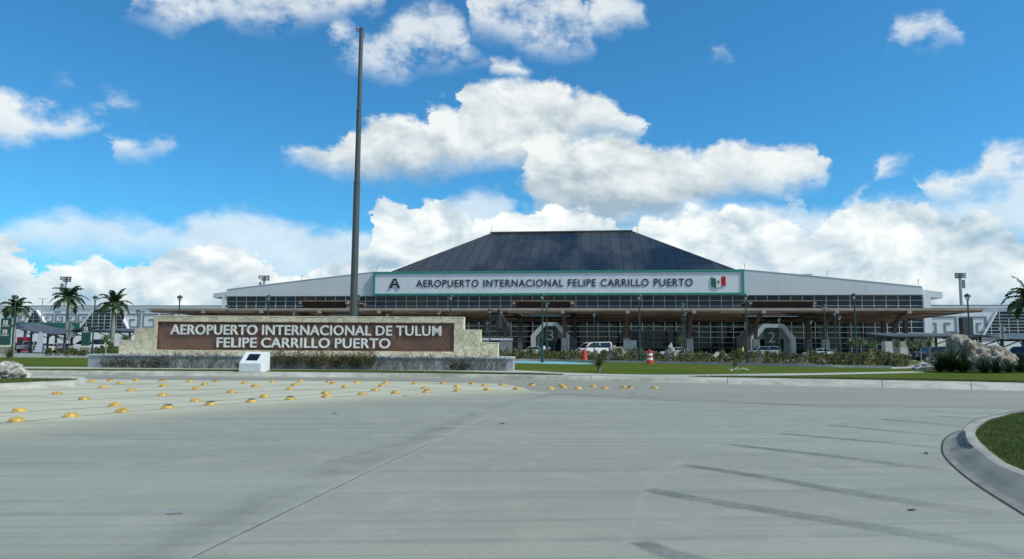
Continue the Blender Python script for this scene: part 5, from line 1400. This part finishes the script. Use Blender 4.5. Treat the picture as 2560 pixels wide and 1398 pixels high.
# grass blades on the near lawns and lawn edges
def blades(name, label, samples, h, w, seed, z):
    rr_ = random.Random(seed); mb = MB()
    for (x, y) in samples:
        a = rr_.uniform(0, 6.28); hh = h * rr_.uniform(.5, 1.3); ww = w * rr_.uniform(.7, 1.3); lx_ = rr_.gauss(0, hh * .4); ly_ = rr_.gauss(0, hh * .4)
        dx, dy = math.cos(a) * ww, math.sin(a) * ww
        mb.add([(x - dx, y - dy, z), (x + dx, y + dy, z), (x + lx_, y + ly_, z + hh)], [(0, 1, 2)], 0)
    o = mb.build(name, M['grass_blade']); o['label'] = label; o['category'] = 'grass'; stuff(o)
def in_poly(x, y, P):
    c = False; j = len(P) - 1
    for i in range(len(P)):
        if (P[i][1] > y) != (P[j][1] > y) and x < (P[j][0] - P[i][0]) * (y - P[i][1]) / (P[j][1] - P[i][1]) + P[i][0]: c = not c
        j = i
    return c
rg = random.Random(8); P = ldp + [(40, ldp[-1][1] - 2), (45, 30)]; smp = []
while len(smp) < 60000:
    y = rg.uniform(6.4, 16); x = rg.uniform(.60 * y, .76 * y + .4)
    if in_poly(x, y, P): smp.append((x, y))
blades('grass', 'short mown grass on the right traffic island', smp, .045, .005, 1, .125)
P2 = [(p.x, p.y) for p in li]; smp = []
while len(smp) < 14000:
    x = rg.uniform(-17, -12); y = rg.uniform(18, 24)
    if in_poly(x, y, P2): smp.append((x, y))
blades('grass', 'short mown grass on the left median round the boulder', smp, .06, .008, 2, .155)
smp = []
for i in range(len(ktl) - 1):
    a, b2 = ktl[i], ktl[i + 1]
    for k in range(900):
        f = rg.random(); q = a.lerp(b2, f); d = rg.random() ** 2
        if -26 < q.x < 24: smp.append((q.x + rg.gauss(0, .03), q.y + .05 + d * 1.2 + .12 * mn.noise(Vector((q.x * 1.3, 0, 0)))))
swb = smooth_line([G(x, y, LZ) for x, y in sw_b]); 
smp = [(x, y) for (x, y) in smp if y < min((abs(p.x - x), p.y) for p in swb)[1] - .08]
blades('grass', 'uneven grass fringe along the far kerb', smp, .06, .012, 3, LZ)

# ------------------------------------------------------------------ figures
def figure(joints, edges, name, mats, parent=None, zsplit=None, sub=2, matfun=None):
    names = list(joints); me = bpy.data.meshes.new(name)
    me.from_pydata([joints[k][0] for k in names], [(names.index(a), names.index(b2)) for a, b2 in edges], [])
    o = bpy.data.objects.new(name, me); col.objects.link(o)
    sk = o.modifiers.new('s', 'SKIN'); sk.use_smooth_shade = True
    for i, k in enumerate(names):
        r = joints[k][1]; me.skin_vertices[0].data[i].radius = (r, r) if not isinstance(r, tuple) else r
    me.skin_vertices[0].data[0].use_root = True
    sb = o.modifiers.new('d', 'SUBSURF'); sb.levels = sub; sb.render_levels = sub
    dg = bpy.context.evaluated_depsgraph_get(); dg.update()
    nm = bpy.data.meshes.new_from_object(o.evaluated_get(dg))
    bpy.data.objects.remove(o); bpy.data.meshes.remove(me)
    nm.name = name
    nm.materials.clear()
    for mm in mats: nm.materials.append(mm)
    if matfun:
        for pl in nm.polygons: pl.material_index = matfun(pl.center)
    nm.polygons.foreach_set('use_smooth', [True] * len(nm.polygons))
    return link(name, nm, parent)
def body(h, arm_l=None, arm_r=None, stride=.12, skirt=False, bulk=1.0):
    k = h / 1.75
    J = {'pelvis': ((0, 0, .95 * k), (.165 * k * bulk, .12 * k * bulk)), 'waist': ((0, 0, 1.10 * k), (.15 * k * bulk, .11 * k * bulk)), 'chest': ((0, 0, 1.30 * k), (.185 * k * bulk, .125 * k * bulk)), 'neck': ((0, 0, 1.49 * k), .058 * k), 'head': ((0, -.01 * k, 1.59 * k), (.078 * k, .092 * k)), 'crown': ((0, 0, 1.70 * k), (.066 * k, .078 * k))}
    E_ = [('pelvis', 'waist'), ('waist', 'chest'), ('chest', 'neck'), ('neck', 'head'), ('head', 'crown')]
    for s, n, arm in ((-1, 'l', arm_l), (1, 'r', arm_r)):
        arm = arm or ((s * .26, .0, 1.16), (s * .29, -.08, .92), (s * .29, -.10, .82))
        J['sh' + n] = ((s * .19 * k, 0, 1.42 * k), .062 * k * bulk)
        J['el' + n] = (tuple(c * k for c in arm[0]), .048 * k * bulk); J['wr' + n] = (tuple(c * k for c in arm[1]), .034 * k); J['ha' + n] = (tuple(c * k for c in arm[2]), .030 * k)
        E_ += [('chest', 'sh' + n), ('sh' + n, 'el' + n), ('el' + n, 'wr' + n), ('wr' + n, 'ha' + n)]
        y = s * stride
        J['hp' + n] = ((s * .095 * k, 0, .86 * k), .095 * k * bulk); J['kn' + n] = ((s * .10 * k, -.03 * k + y * .4 * k, .48 * k), .066 * k * bulk); J['an' + n] = ((s * .10 * k, y * k, .08 * k), .045 * k); J['to' + n] = ((s * .12 * k, y * k - .15 * k, .04 * k), .038 * k)
        E_ += [('pelvis', 'hp' + n), ('hp' + n, 'kn' + n), ('kn' + n, 'an' + n), ('an' + n, 'to' + n)]
    return J, E_
def face_bits(t, k, m_hair):
    MB().lathe([(.07 * k, 1.60 * k), (.088 * k, 1.66 * k), (.075 * k, 1.735 * k), (.02 * k, 1.765 * k)], 12, (0, .02 * k, 0)).build('hair', m_hair, t, True)
def person(label, px, D, h, shirt, trousers, rz, seed, hat=None):
    q = V(px, 880, D)
    t = thing('person', label, 'person', (q.x, q.y, 0), rz, None)
    k = h / 1.75
    J, E_ = body(h, stride=.10 + .04 * (seed % 3))
    mf = lambda c: (2 if (c.z > 1.47 * k or (abs(c.x) > .22 * k and c.z < 1.10 * k)) else 1 if c.z > .93 * k else 0)
    figure(J, E_, 'body', [M[trousers], M[shirt], M['skin']], t, matfun=mf)
    face_bits(t, k, M['hair'])
    return t
fac = lambda px, n: (TF.O + TF.E * t_(px, 870, n)[0] + TF.N * n)
for (px, D, h, sh, tr, rz, lb) in ((1360, 104, 1.72, 'shirt_white', 'trousers', .6, 'person in white shirt beside the parked sedan near entrance three'), (1373, 110, 1.68, 'shirt_white', 'trousers', 2.6, 'person in white shirt standing in front of entrance three'), (1380, 118, 1.7, 'shirt_dark', 'trousers', 3.5, 'person in dark clothes in the doorway of entrance three'), (1857, 96, 1.72, 'vest_yellow', 'trousers', 1.0, 'person in yellow high visibility vest behind the shrub bed'), (36, 101, 1.7, 'shirt_dark', 'trousers', 1.2, 'person in dark clothes under the left parking shelter')):
    person(lb, px, D, h, sh, tr, rz, int(px))

# ------------------------------------------------------------------ bronze statue group
SD = 75.0
q = V(1245, 870, SD)
ped = thing('statue_pedestal', 'grey concrete statue pedestal with an open niche', 'pedestal', (q.x, q.y, LZ))
px2 = lambda px, py=860: V(px, py, SD).x - q.x
PT = V(1262, 846, SD).z - LZ
x0, x1, x2, x3 = px2(1198), px2(1223), px2(1249), px2(1281)
MB().box(x0, x1, -.9, 1.0, 0, PT - .22).build('left_pier', M['precast_grey'], ped)
MB().box(x2, x3, -.9, 1.0, 0, PT - .22).build('right_pier', M['precast_grey'], ped)
MB().box(x0 - .05, x3 + .05, -.95, 1.05, PT - .22, PT).build('lintel', M['plinth_cap'], ped)
MB().box(x1, x2, .6, .7, 0, PT - .22).build('niche_back', M['interior_dark'], ped)
st = thing('statue_group', 'dark bronze statue of a man in a hat with two children on a pedestal', 'statue', (q.x, q.y, LZ + PT))
MB().box(x0 + .5, x3 - .15, -.7, .8, 0, .09).build('bronze_base', M['bronze'], st)
mh = 2.95
J, E_ = body(mh, arm_l=((-.33, 0, 1.18), (-.50, -.05, .98), (-.58, -.05, .96)), arm_r=((.32, 0, 1.16), (.42, -.06, .96), (.46, -.06, .92)), stride=.06, bulk=1.25)
xm = px2(1247)
o = figure(J, E_, 'man_figure', [M['bronze']], st); o.location = (xm, 0, .07)
k = mh / 1.75
MB().lathe([(.21 * k, 1.64 * k), (.22 * k, 1.655 * k), (.11 * k, 1.68 * k), (.105 * k, 1.78 * k), (.085 * k, 1.82 * k), (.01 * k, 1.83 * k)], 16, (xm, 0, .07)).build('hat', M['bronze'], st, True)
MB().loft([[(xm + .20 * k * math.cos(a) , .15 * k * math.sin(a), z * k) for a in [i * math.pi / 8 for i in range(16)]] for z in (.62,)] + [[(xm + r * k * math.cos(a), r * .72 * k * math.sin(a), z * k + .07) for a in [i * math.pi / 8 for i in range(16)]] for r, z in ((.215, .85), (.19, 1.05), (.215, 1.25), (.20, 1.40), (.08, 1.47))]).build('coat', M['bronze'], st, True)
ch = 1.95
J, E_ = body(ch, arm_r=((.30, 0, 1.25), (.50, 0, 1.28), (.58, 0, 1.30)), stride=.03, bulk=1.15)
o = figure(J, E_, 'girl_figure', [M['bronze']], st); o.location = (px2(1216), -.1, .07); k = ch / 1.75
MB().loft([[(px2(1216) + r * k * math.cos(a), -.1 + r * .8 * k * math.sin(a), z * k + .07) for a in [i * math.pi / 6 for i in range(12)]] for r, z in ((.25, .42), (.235, .6), (.18, .95), (.165, 1.1), (.19, 1.28), (.10, 1.45))]).build('dress', M['bronze'], st, True)
ch = 1.9
J, E_ = body(ch, arm_l=((-.28, 0, 1.22), (-.40, -.02, 1.12), (-.46, -.02, 1.10)), stride=.05, bulk=1.1)
o = figure(J, E_, 'boy_figure', [M['bronze']], st); o.location = (px2(1268), .0, .07); k = ch / 1.75
MB().loft([[(px2(1268) + r * k * math.cos(a), r * .8 * k * math.sin(a), z * k + .07) for a in [i * math.pi / 6 for i in range(12)]] for r, z in ((.20, .70), (.20, .85), (.175, 1.05), (.195, 1.28), (.09, 1.45))]).build('shirt', M['bronze'], st, True)

# ------------------------------------------------------------------ vehicles
def vehicle(label, cat, kind, loc, rz, paint, group='parked vehicles'):
    S = {'sedan': (4.5, 1.78, [(-2.25, .35), (2.2, .32), (2.25, .55), (2.1, .78), (1.0, .95), (-1.7, 1.0), (-2.2, .92)], [(1.05, .93), (.35, 1.40), (-.85, 1.43), (-1.75, .98)]),
         'suv': (4.6, 1.85, [(-2.3, .4), (2.25, .38), (2.3, .65), (2.2, .95), (1.2, 1.08), (-2.25, 1.12)], [(1.25, 1.06), (.6, 1.62), (-1.6, 1.70), (-2.2, 1.5), (-2.27, 1.1)]),
         'van': (5.2, 1.95, [(-2.6, .38), (2.5, .36), (2.6, .6), (2.5, 1.0), (1.95, 1.22), (-2.6, 1.22)], [(2.0, 1.2), (1.15, 1.95), (.7, 2.1), (-2.45, 2.15), (-2.6, 1.9), (-2.6, 1.2)]),
         'pickup': (5.2, 1.85, [(-2.6, .5), (2.55, .45), (2.6, .75), (2.5, 1.0), (1.3, 1.1), (-2.6, 1.1)], [(1.35, 1.08), (.7, 1.68), (-.55, 1.72), (-.8, 1.1)])}[kind]
    L_, W_, lo_, up = S
    t = thing({'van': 'van', 'pickup': 'pickup_truck', 'suv': 'car', 'sedan': 'car'}[kind], label, cat, loc, rz, group)
    w = W_ / 2
    cxm = sum(p[0] for p in lo_) / len(lo_); czm = sum(p[1] for p in lo_) / len(lo_)
    sh = lambda P, f: [(cxm + (x - cxm) * f, czm + (z - czm) * f) for x, z in P]
    rings = [[(x, -w, z) for x, z in sh(lo_, .94)], [(x, -w + .07, z) for x, z in lo_], [(x, w - .07, z) for x, z in lo_], [(x, w, z) for x, z in sh(lo_, .94)]]
    MB().loft(rings).build('body', M[paint], t, True)
    zb2 = min(p[1] for p in up); zt_ = max(p[1] for p in up)
    yw = lambda z: w * (.96 - .16 * (z - zb2) / (zt_ - zb2))
    MB().prism([(x, -yw(z), z) for x, z in up], [(x, yw(z), z) for x, z in up]).build('cabin', M[paint], t, True)
    cu = sum(p[0] for p in up) / len(up); cz_ = (zb2 + zt_) / 2
    win = [(cu + (x - cu) * .90, max(zb2 + .06, cz_ + (z - cz_) * .80)) for x, z in up]
    for s in (-1, 1):
        P3 = [(x, s * (yw(z) + .012), z) for x, z in win]
        MB().add(P3 if s < 0 else P3[::-1], [tuple(range(len(P3)))]).build('side_window', M['car_glass'], t)
        for xx in (cu + .1,): MB().box(xx - .05, xx + .05, *(sorted((s * (yw(cz_) - .05), s * (yw(cz_) + .022)))), zb2 + .05, zt_ - .12).build('pillar', M[paint], t)
    for (a, b2, nm) in ((up[0], up[1], 'windscreen'), (up[-1], up[-2], 'rear_window')):
        d = Vector((b2[0] - a[0], 0, b2[1] - a[1])); nrm = Vector((d.z, 0, -d.x)).normalized() * (.014 if nm == 'windscreen' else -.014)
        p0 = Vector((a[0], 0, a[1])) + d * .1 + nrm; p1 = Vector((a[0], 0, a[1])) + d * .92 + nrm
        v = [p0 + Vector((0, -yw(a[1]) + .12, 0)), p0 + Vector((0, yw(a[1]) - .12, 0)), p1 + Vector((0, yw(b2[1]) - .12, 0)), p1 + Vector((0, -yw(b2[1]) + .12, 0))]
        MB().add(v, [(0, 1, 2, 3)]).build(nm, M['car_glass'], t)
    xf = max(p[0] for p in lo_); xr = min(p[0] for p in lo_)
    for s in (-1, 1):
        MB().box(xf - .16, xf - .02 + .03, s * w * .62 - .17, s * w * .62 + .17, .60, .78).build('headlight', M['head_lamp'], t)
        MB().box(xr - .02, xr + .10, s * w * .78 - .1, s * w * .78 + .1, .72, 1.0).build('tail_light', M['tail_lamp'], t)
        MB().box(up[0][0] - .25, up[0][0] - .08, *sorted((s * w, s * (w + .2))), zb2 + .05, zb2 + .2).build('mirror', M['car_trim'], t)
        for x in (L_ * .29, -L_ * .29):
            wh = MB().tube([(x, s * (w - .22), .33), (x, s * (w + .01), .33)], .33, 18).build('wheel', M['rubber'], t, True)
            MB().tube([(x, s * (w - .02), .33), (x, s * (w + .02), .33)], .20, 14).build('rim', M['rim'], wh)
    MB().box(xf - .05, xf + .03, -w * .8, w * .8, .36, .52).build('front_bumper', M['car_trim'], t)
    MB().box(xr - .03, xr + .05, -w * .8, w * .8, .38, .56).build('rear_bumper', M['car_trim'], t)
    if kind == 'pickup':
        MB().box(-2.5, -.9, -w + .12, w - .12, 1.085, 1.108).build('bed_floor', M['car_trim'], t)
    return t
def at(px, D): 
    q = V(px, 880, D); return (q.x, q.y, 0)
vehicle('white sedan parked left of entrance three', 'car', 'sedan', at(1332, 106), R(168), 'car_white')
vehicle('white passenger van parked right of entrance three behind the plain drum', 'van', 'van', at(1484, 102), R(205), 'car_white')
vehicle('white car mostly hidden behind the white upright boulder', 'car', 'sedan', at(1690, 103), R(175), 'car_white')
vehicle('silver car seen behind the pedestal at entrance two', 'car', 'suv', at(1907, 100), R(172), 'car_silver')
vehicle('white car half hidden behind the lamp posts right of entrance two', 'car', 'sedan', at(2050, 100), R(170), 'car_white')
vehicle('white pickup van parked nose-on among the young palms', 'pickup truck', 'van', at(2210, 92), R(243), 'car_white')
vehicle('white suv parked at the far right forecourt', 'car', 'suv', at(2295, 95), R(190), 'car_white')
vehicle('dark suv parked in front of the white one at right', 'car', 'suv', at(2337, 78), R(178), 'car_dark')
vehicle('dark vehicle cut by the right picture edge beyond the boulders', 'car', 'suv', at(2566, 62), R(100), 'car_dark')
vehicle('silver pickup seen from behind under the left parking shelter', 'pickup truck', 'pickup', at(76, 108), R(95), 'car_silver')
vehicle('white hatchback under the left parking shelter beside the banner', 'car', 'sedan', at(124, 108), R(80), 'car_white')
vehicle('silver car deep under the left parking shelter', 'car', 'sedan', at(165, 110), R(70), 'car_silver')
vehicle('white minibus behind the second green totem', 'van', 'van', at(224, 104), R(186), 'car_white')

# ------------------------------------------------------------------ parking shelters
def shelter(label, pxa, pxb, D, ztop, sag, depth, posts, ang=0.0, tilt=0.0):
    a, b2 = V(pxa, 840, D), V(pxb, 840, D); L_ = b2.x - a.x
    t = thing('parking_shelter', label, 'parking shelter', (a.x, D, 0), ang, 'parking shelters')
    n = max(2, int(L_ / 2.2)); w = L_ / n
    zf = lambda x: ztop + tilt * x / L_ - sag * math.sin(math.pi * x / L_)
    for i in range(n):
        x0_, x1_ = i * w, (i + 1) * w - .03
        MB().prism([(x0_, -.4, zf(x0_)), (x0_, depth, zf(x0_) + .55), (x0_, depth, zf(x0_) + .63), (x0_, -.4, zf(x0_) + .08)], [(x1_, -.4, zf(x1_)), (x1_, depth, zf(x1_) + .55), (x1_, depth, zf(x1_) + .63), (x1_, -.4, zf(x1_) + .08)]).build('roof_sheet', M['shelter_sheet'], t)
    MB().prism([(0, -.5, zf(0) - .05), (0, -.38, zf(0) - .05), (0, -.38, zf(0) + .16), (0, -.5, zf(0) + .16)], [(L_, -.5, zf(L_) - .05), (L_, -.38, zf(L_) - .05), (L_, -.38, zf(L_) + .16), (L_, -.5, zf(L_) + .16)]).build('gutter', M['shelter_frame'], t) if sag == 0 else None
    for i in range(posts):
        x = L_ * (i + .5) / posts
        MB().box(x - .11, x + .11, depth * .5 - .11, depth * .5 + .11, 0, zf(x) + .25).build('post', M['shelter_frame'], t)
        MB().tube([(x, depth * .5, zf(x) - .9), (x + 1.6, depth * .3, zf(min(L_, x + 1.6)) + .05)], .07, 5).build('brace', M['shelter_frame'], t)
        MB().tube([(x, depth * .5, zf(x) - .9), (x - 1.6, depth * .3, zf(max(0, x - 1.6)) + .05)], .07, 5).build('brace', M['shelter_frame'], t)
        MB().box(x - .06, x + .06, -.3, depth, zf(x) - .14, zf(x) - .01).build('rafter', M['shelter_frame'], t)
    return t
zsh = V(60, 818, 100).z
shelter('grey curved parking shelter roof at far left', 20, 150, 99, zsh + .15, 0.25, 6, 3, tilt=-1.2)
shelter('grey upswept parking shelter roof behind the second totem', 128, 207, 103, zsh - 1.2, 0.0, 6, 2, tilt=1.1)
shelter('long flat parking shelter behind the left steps of the stone wall', 224, 420, 108, V(260, 829, 108).z, 0, 6, 4)
shelter('dark parking shelter left of the boulders at right', 2225, 2475, 88, V(2330, 843, 88).z, 0, 7, 4)
shelter('parking shelter with light roof at the right picture edge', 2473, 2640, 80, V(2500, 842, 80).z, .35, 7, 3)
# long green fascia wall behind the left shelters
g0 = V(40, 815, 118); g1 = V(197, 815, 118)
gw = thing('green_wall', 'long dark green fascia wall above the left parking shelters', 'wall', (g0.x, g0.y, 0))
MB().box(0, g1.x - g0.x, 0, .3, V(100, 823, 118).z, V(100, 806.5, 118).z).build('green_band', M['green_fascia'], gw)
for i in range(4): 
    x = (g1.x - g0.x) * (i + .5) / 4; MB().box(x - .15, x + .15, .3, .6, 0, V(100, 823, 118).z).build('post', M['shelter_frame'], gw)
# white low buildings / trucks seen through the shelters
o = MB().box(V(100, 870, 128).x, V(330, 870, 128).x, 128, 134, 0, 3.4).build('service_building', M['white_wall']); tag(o, 'low plain white service building glimpsed under the left shelters', 'building')
o = MB().box(V(2330, 870, 112).x, V(2440, 870, 112).x, 112, 117, 0, 3.6).build('service_building', M['white_wall']); tag(o, 'low plain white service building glimpsed left of the big boulders', 'building')
for px in (2218, 2255):
    a = V(px, 870, 88); tag(MB().loft([[(-.5, -.5, 0), (.5, -.5, 0), (.5, .5, 0), (-.5, .5, 0)], [(-.45, -.45, 2.3), (.45, -.45, 2.3), (.45, .45, 2.3), (-.45, .45, 2.3)]]).build('cream_pillar', M['precast'], None, loc=(a.x, a.y, 0)), 'cream concrete pillar ' + ('left' if px < 2230 else 'right') + ' of the white pickup van', 'pillar', 'cream pillars beside the pickup van')

# red vending machine, banner
q = V(52, 870, 112)
vm = thing('vending_machine', 'red vending machine under the left parking shelter', 'vending machine', (q.x, q.y, 0))
MB().box(-.75, .75, 0, .9, .1, 2.4).build('cabinet', M['red_machine'], vm); MB().box(-.6, .25, -.02, -.001, .9, 2.2).build('display_window', M['car_glass'], vm); MB().box(.38, .62, -.03, -.001, 1.1, 1.7).build('keypad', M['steel'], vm); MB().box(-.5, .3, -.03, -.001, .35, .6).build('tray', M['car_trim'], vm)
q = V(96, 880, 97)
bn_ = thing('feather_banner', 'pale feather banner standing in front of the left parking shelter', 'banner', (q.x, q.y, 0))
mb = MB(); P = [(-.55, .25), (.42, .12), (.50, 1.6), (.48, 2.5), (.30, 2.95), (-.05, 3.0), (-.22, 2.7), (-.28, 1.6)]
mb.ext(P, -.012, .012); mb.build('cloth', M['banner'], bn_); MB().tube([(.55, 0, 0), (.56, 0, 1.6), (.52, 0, 2.6), (.2, 0, 3.06)], .02, 5).build('pole', M['steel'], bn_); MB().box(.2, .9, -.3, .3, 0, .05).build('foot', M['car_trim'], bn_)

# totem signs
def totem(label, px0, px1, ytop, ybot, D, arrows, words):
    a, b2 = V(px0, 860, D), V(px1, 860, D); w = (b2.x - a.x)
    t = thing('totem_sign', label, 'sign', ((a.x + b2.x) / 2, D, 0), 0, 'green totem signs')
    H = V(px0, ytop, D).z
    MB().box(-w / 2 - .08, w / 2 + .08, -.25, .25, 0, .9).build('base', M['concrete_base'], t)
    MB().box(-w / 2, w / 2, -.15, .15, 1.12, H).build('panel', M['totem_green'], t)
    MB().box(-w / 2, w / 2, -.16, .16, .9, 1.12).build('stripe', M['arrow_panel'], t)
    for k, (fz, up) in enumerate(arrows):
        z = H * fz; s = w * .22
        pn = MB().box(-s, s, -.18, -.151, z - s, z + s).build('arrow_plate', M['arrow_panel'], t)
        u = s * .75 * (1 if up else -1)
        MB().ext([(-.12 * s, -u), (.12 * s, -u), (.12 * s, u * .2), (.5 * s, u * .2), (0, u), (-.5 * s, u * .2), (-.12 * s, u * .2)], -.20, -.182).build('arrow', M['letter_black'], pn).location = (0, 0, z)
    for (fz, wd, hh) in words:
        letters(wd, -w * .40, w * .40, H * fz, H * fz + hh, -.152, .015, M['letter_white'], t)
totem('dark green arrow totem sign at the far left edge', 0, 24, 796, 880, 95, [(.88, True), (.62, False)], [(.765, 'Terminal', .22), (.50, 'Estacionamiento', .22)])
totem('dark green totem sign with one yellow plate beside the minibus', 204, 224, 815, 880, 95, [(.90, True)], [(.77, 'Estacionamiento', .18)])
# backs of road signs
for (px, yt, D, lb) in ((175, 808, 70, 'back of a grey diamond road sign in front of the second palm'), (2506, 812, 58, 'back of a grey diamond road sign right of the boulders')):
    c = V(px, yt + 11, D); s_ = 11 * 1.35 * D / FPX * .75
    t = thing('road_sign', lb, 'road sign', (c.x, c.y, 0), 0, 'road signs seen from behind')
    MB().ext([(-s_, 0), (0, -s_), (s_, 0), (0, s_)], -.01, .01).build('diamond_plate', M['sign_back'], t, loc=(0, 0, c.z))
    MB().box(-s_ * .75, s_ * .75, -.01, .01, c.z - s_ * 2.2, c.z - s_ * .95).build('sub_plate', M['sign_back'], t)
    MB().tube([(0, -.03, 0), (0, -.03, c.z + s_ * .9)], .035, 6).build('post', M['shelter_frame'], t)

# street light with twin arms (far left)
q = V(107, 747, 128)
t = thing('street_light', 'thin grey street light with two short arms behind the left palms', 'street light', (q.x, q.y, 0))
MB().tube([(0, 0, 0), (0, 0, q.z)], [.12, .07], 6).build('pole', M['steel'], t); 
for s in (-1, 1): MB().tube([(0, 0, q.z - .05), (s * .9, 0, q.z + .05)], .05, 5).build('arm', M['steel'], t)
# floodlight masts
for (px, yt, yb, D, flip, lb) in ((166, 692, 720, 230, 1, 'floodlight mast rising behind the second palm'), (661, 689, 714, 230, 1, 'floodlight mast behind the left slope of the terminal'), (2399, 683, 766, 180, -1, 'floodlight mast at right behind the concourse roof')):
    q = V(px, yt, D); k = D / FPX
    t = thing('floodlight_mast', lb, 'floodlight mast', (q.x, q.y, 0), 0, 'apron floodlight masts')
    MB().tube([(0, 0, 0), (0, 0, q.z - 3 * k)], [.5, .32], 10).build('mast', M['steel'], t, True)
    MB().box(-5 * k, 5 * k, -.5, .5, q.z - 13 * k, q.z - 12.3 * k).build('platform', M['grey_metal'], t)
    for r in range(3):
        MB().box(-13 * k, 13 * k, -.08, .08, q.z - (r * 4.6 + 2.2) * k, q.z - (r * 4.6 + 1.6) * k).build('rail', M['steel'], t)
        for c in range(4):
            x = (-11 + c * 7.3) * k
            if flip > 0 and c == 0 and r == 2: continue
            MB().box(x - 2.5 * k, x + 2.5 * k, -.45, -.1, q.z - (r * 4.6 + 3.8) * k, q.z - (r * 4.6) * k).build('floodlight', M['shelter_frame'] if (c * flip > (1 if flip > 0 else -3)) else M['grey_metal'], t)
    MB().box(-flip * 9 * k - 3 * k, -flip * 9 * k + 2 * k, -.3, .3, q.z - 38 * k, q.z - 17 * k).build('ladder_cage', M['grey_metal'], t)
    MB().box(-flip * 8 * k, 0, -.05, .05, q.z - 24 * k, q.z - 23 * k).build('cage_arm', M['grey_metal'], t)
# thin masts far behind
for (px, yt, D, lb) in ((300, 722, 240, 'thin aerial mast behind the third palm'),):
    q = V(px, yt, D); tag(MB().tube([(0, 0, 0), (0, 0, q.z)], [.12, .04], 5).build('aerial_mast', M['steel'], None, loc=(q.x, q.y, 0)), lb, 'mast')
